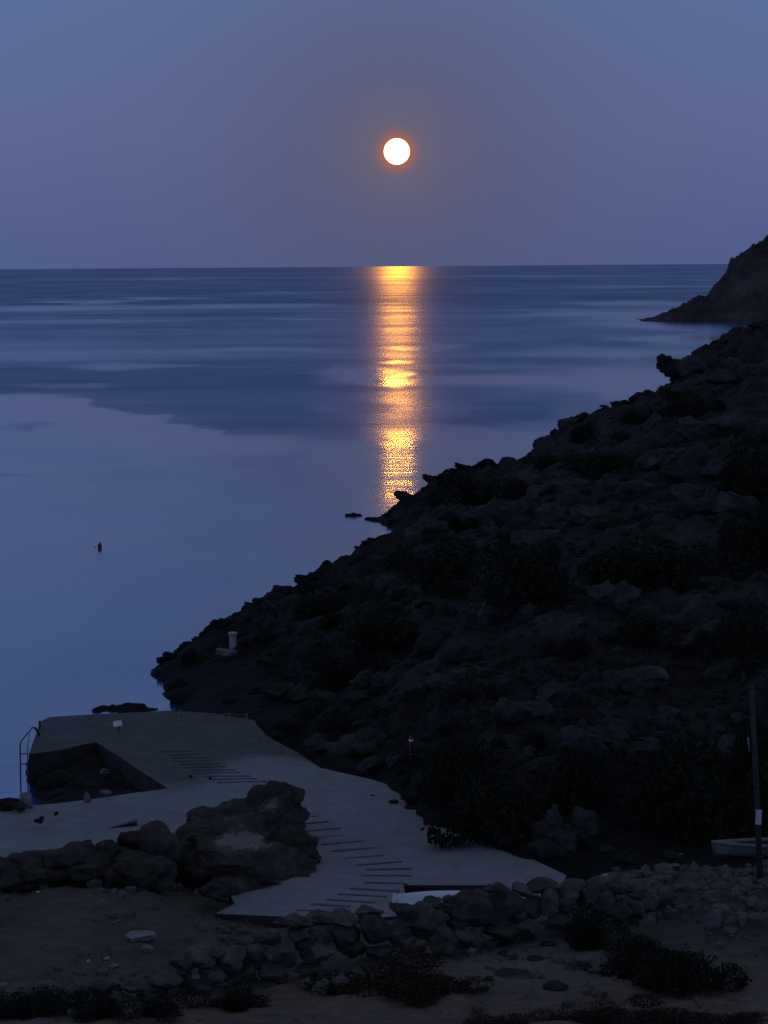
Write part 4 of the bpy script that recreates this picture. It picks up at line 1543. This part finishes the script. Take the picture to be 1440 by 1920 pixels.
# ------------------------------------------------------------------ boats
def hull(name, L, W, D, mat_out, mat_in, mat_rail, label, loc, rz, thick=0.03, bow=1.6, rail=0.05, thwarts=(0.45, 0.72), stern_full=0.8):
    """open boat, bow towards -x, keel on z=0"""
    root = empty(name, loc, rz)
    tag(root, label, 'boat')
    N, S = 22, 10

    def section(t, inset):
        half = W / 2 * min(1.0, (1 - (1 - t) ** bow)) * (1 if t < 0.6 else 1 - (1 - stern_full) * ((t - 0.6) / 0.4) ** 2)
        half = max(half - inset, 0.004)
        sheer = D * (1.0 + 0.28 * (1 - t) ** 2 + 0.04 * t * t)
        keel = D * 0.35 * (1 - t) ** 3 + inset
        x = -L / 2 + L * t + D * 0.30 * (0 if t > 0.35 else (0.35 - t) / 0.35) * 0.0
        out_ = []
        for j in range(S + 1):
            a = -1 + 2 * j / S
            zz = keel + (sheer - keel) * abs(a) ** 2.1
            rake = -0.22 * D * abs(a) * (1 - t) ** 2
            out_.append((x + rake, half * math.copysign(abs(a) ** 0.62, a), zz))
        return out_
    for nm, inset, mt in (('hull', 0.0, mat_out), ('inner_hull', thick, mat_in)):
        bm = bmesh.new()
        G = [[bm.verts.new(q) for q in section(i / N, inset)] for i in range(N + 1)]
        for i in range(N):
            for j in range(S):
                bm.faces.new((G[i][j], G[i + 1][j], G[i + 1][j + 1], G[i][j + 1]))
        bm.faces.new(G[N])
        bobj(nm, bm, mt, root, True)
    for sgn in (0, S):
        pts = [section(i / N, thick * 0.4)[sgn] for i in range(N + 1)]
        bobj('gunwale', tube_bm(pts, rail, 8), mat_rail, root, True)
    for t in thwarts:
        sec = section(t, thick)
        wd = abs(sec[0][1]) * 1.8
        bobj('thwart', box_bm(-L / 2 + L * t, 0, D * 0.72, 0.2, wd, 0.03, bevel=0.006), mat_rail, root)
    bobj('stem_post', tube_bm([(-L / 2 - 0.02, 0, D * 0.25), (-L / 2 - 0.22 * D, 0, D * 1.28), (-L / 2 - 0.23 * D, 0, D * 1.42)], [0.03, 0.035, 0.03], 8), mat_rail, root, True)
    return root


b = Pz(812, 1700, DECK)
up = hull('upturned_dinghy', 1.55, 0.62, 0.24, M['gelcoat'], M['dark_paint'], M['gelcoat'], 'bright white upturned dinghy hull lying behind the stone wall',
          Vector((float(b[0]), float(b[1]), DECK + 0.335)), 0.05, rail=0.014, thwarts=(), bow=2.4)
up.rotation_euler = (math.pi, 0, -0.06)
b = Pz(842, 1683, DECK)
hull('dark_skiff', 1.75, 0.5, 0.20, M['dark_paint'], M['dark_paint'], M['dark_paint'], 'low black skiff lying just behind the white upturned dinghy',
     Vector((float(b[0]), float(b[1]), DECK)), -0.05, rail=0.014, thwarts=(0.5,))
p = hit(1400, 1612)
hull('open_boat', 2.5, 0.95, 0.30, M['pale_grey_paint'], M['dark_paint'], M['pale_grey_paint'], 'pale grey open boat lying on the rubble behind the pole',
     Vector((float(Py(1445, 1600, p[1] + 0.3)[0]), float(p[1]) + 0.3, float(p[2]) - 0.02)), 0.10, rail=0.045, bow=2.6)

# ------------------------------------------------------------------ pole with notice
p = hit(1427, 1655)
k_ = p[1] / F
pole = empty('utility_pole', p)
tag(pole, 'thin weathered wooden pole with a white notice at the right edge', 'pole')
t_ = Vector(Py(1409, 1285, p[1])) - Vector(p)
bobj('shaft', tube_bm([Vector((0, 0, -0.3)), t_ * 0.5, t_], [6.0 * k_, 5.4 * k_, 4.8 * k_], 14), M['pole_wood'], pole, True)
c0 = Vector(Py(1421.5, 1531, p[1])) - Vector(p)
o = bobj('notice', box_bm(0, 0, 0, 11.5 * k_, 0.012, 29 * k_, bevel=0.003), M['notice'], pole)
o.location = c0 + Vector((0, -6.4 * k_, 0))
o.rotation_euler = (0, 0.045, 0)
c1 = Vector(Py(1402.5, 1382, p[1])) - Vector(p)
c2 = Vector(Py(1404.5, 1408, p[1])) - Vector(p)
bobj('conduit', tube_bm([c1 + Vector((0, -0.03, 0)), c2 + Vector((0, -0.03, 0))], 0.022, 8), M['pale_grey_paint'], pole, True)
bobj('bracket', tube_bm([c1.lerp(c2, 0.3) + Vector((0, -0.03, 0)), c1.lerp(c2, 0.3) + Vector((0.12, 0, 0))], 0.012, 6), M['steel_dark'], pole)
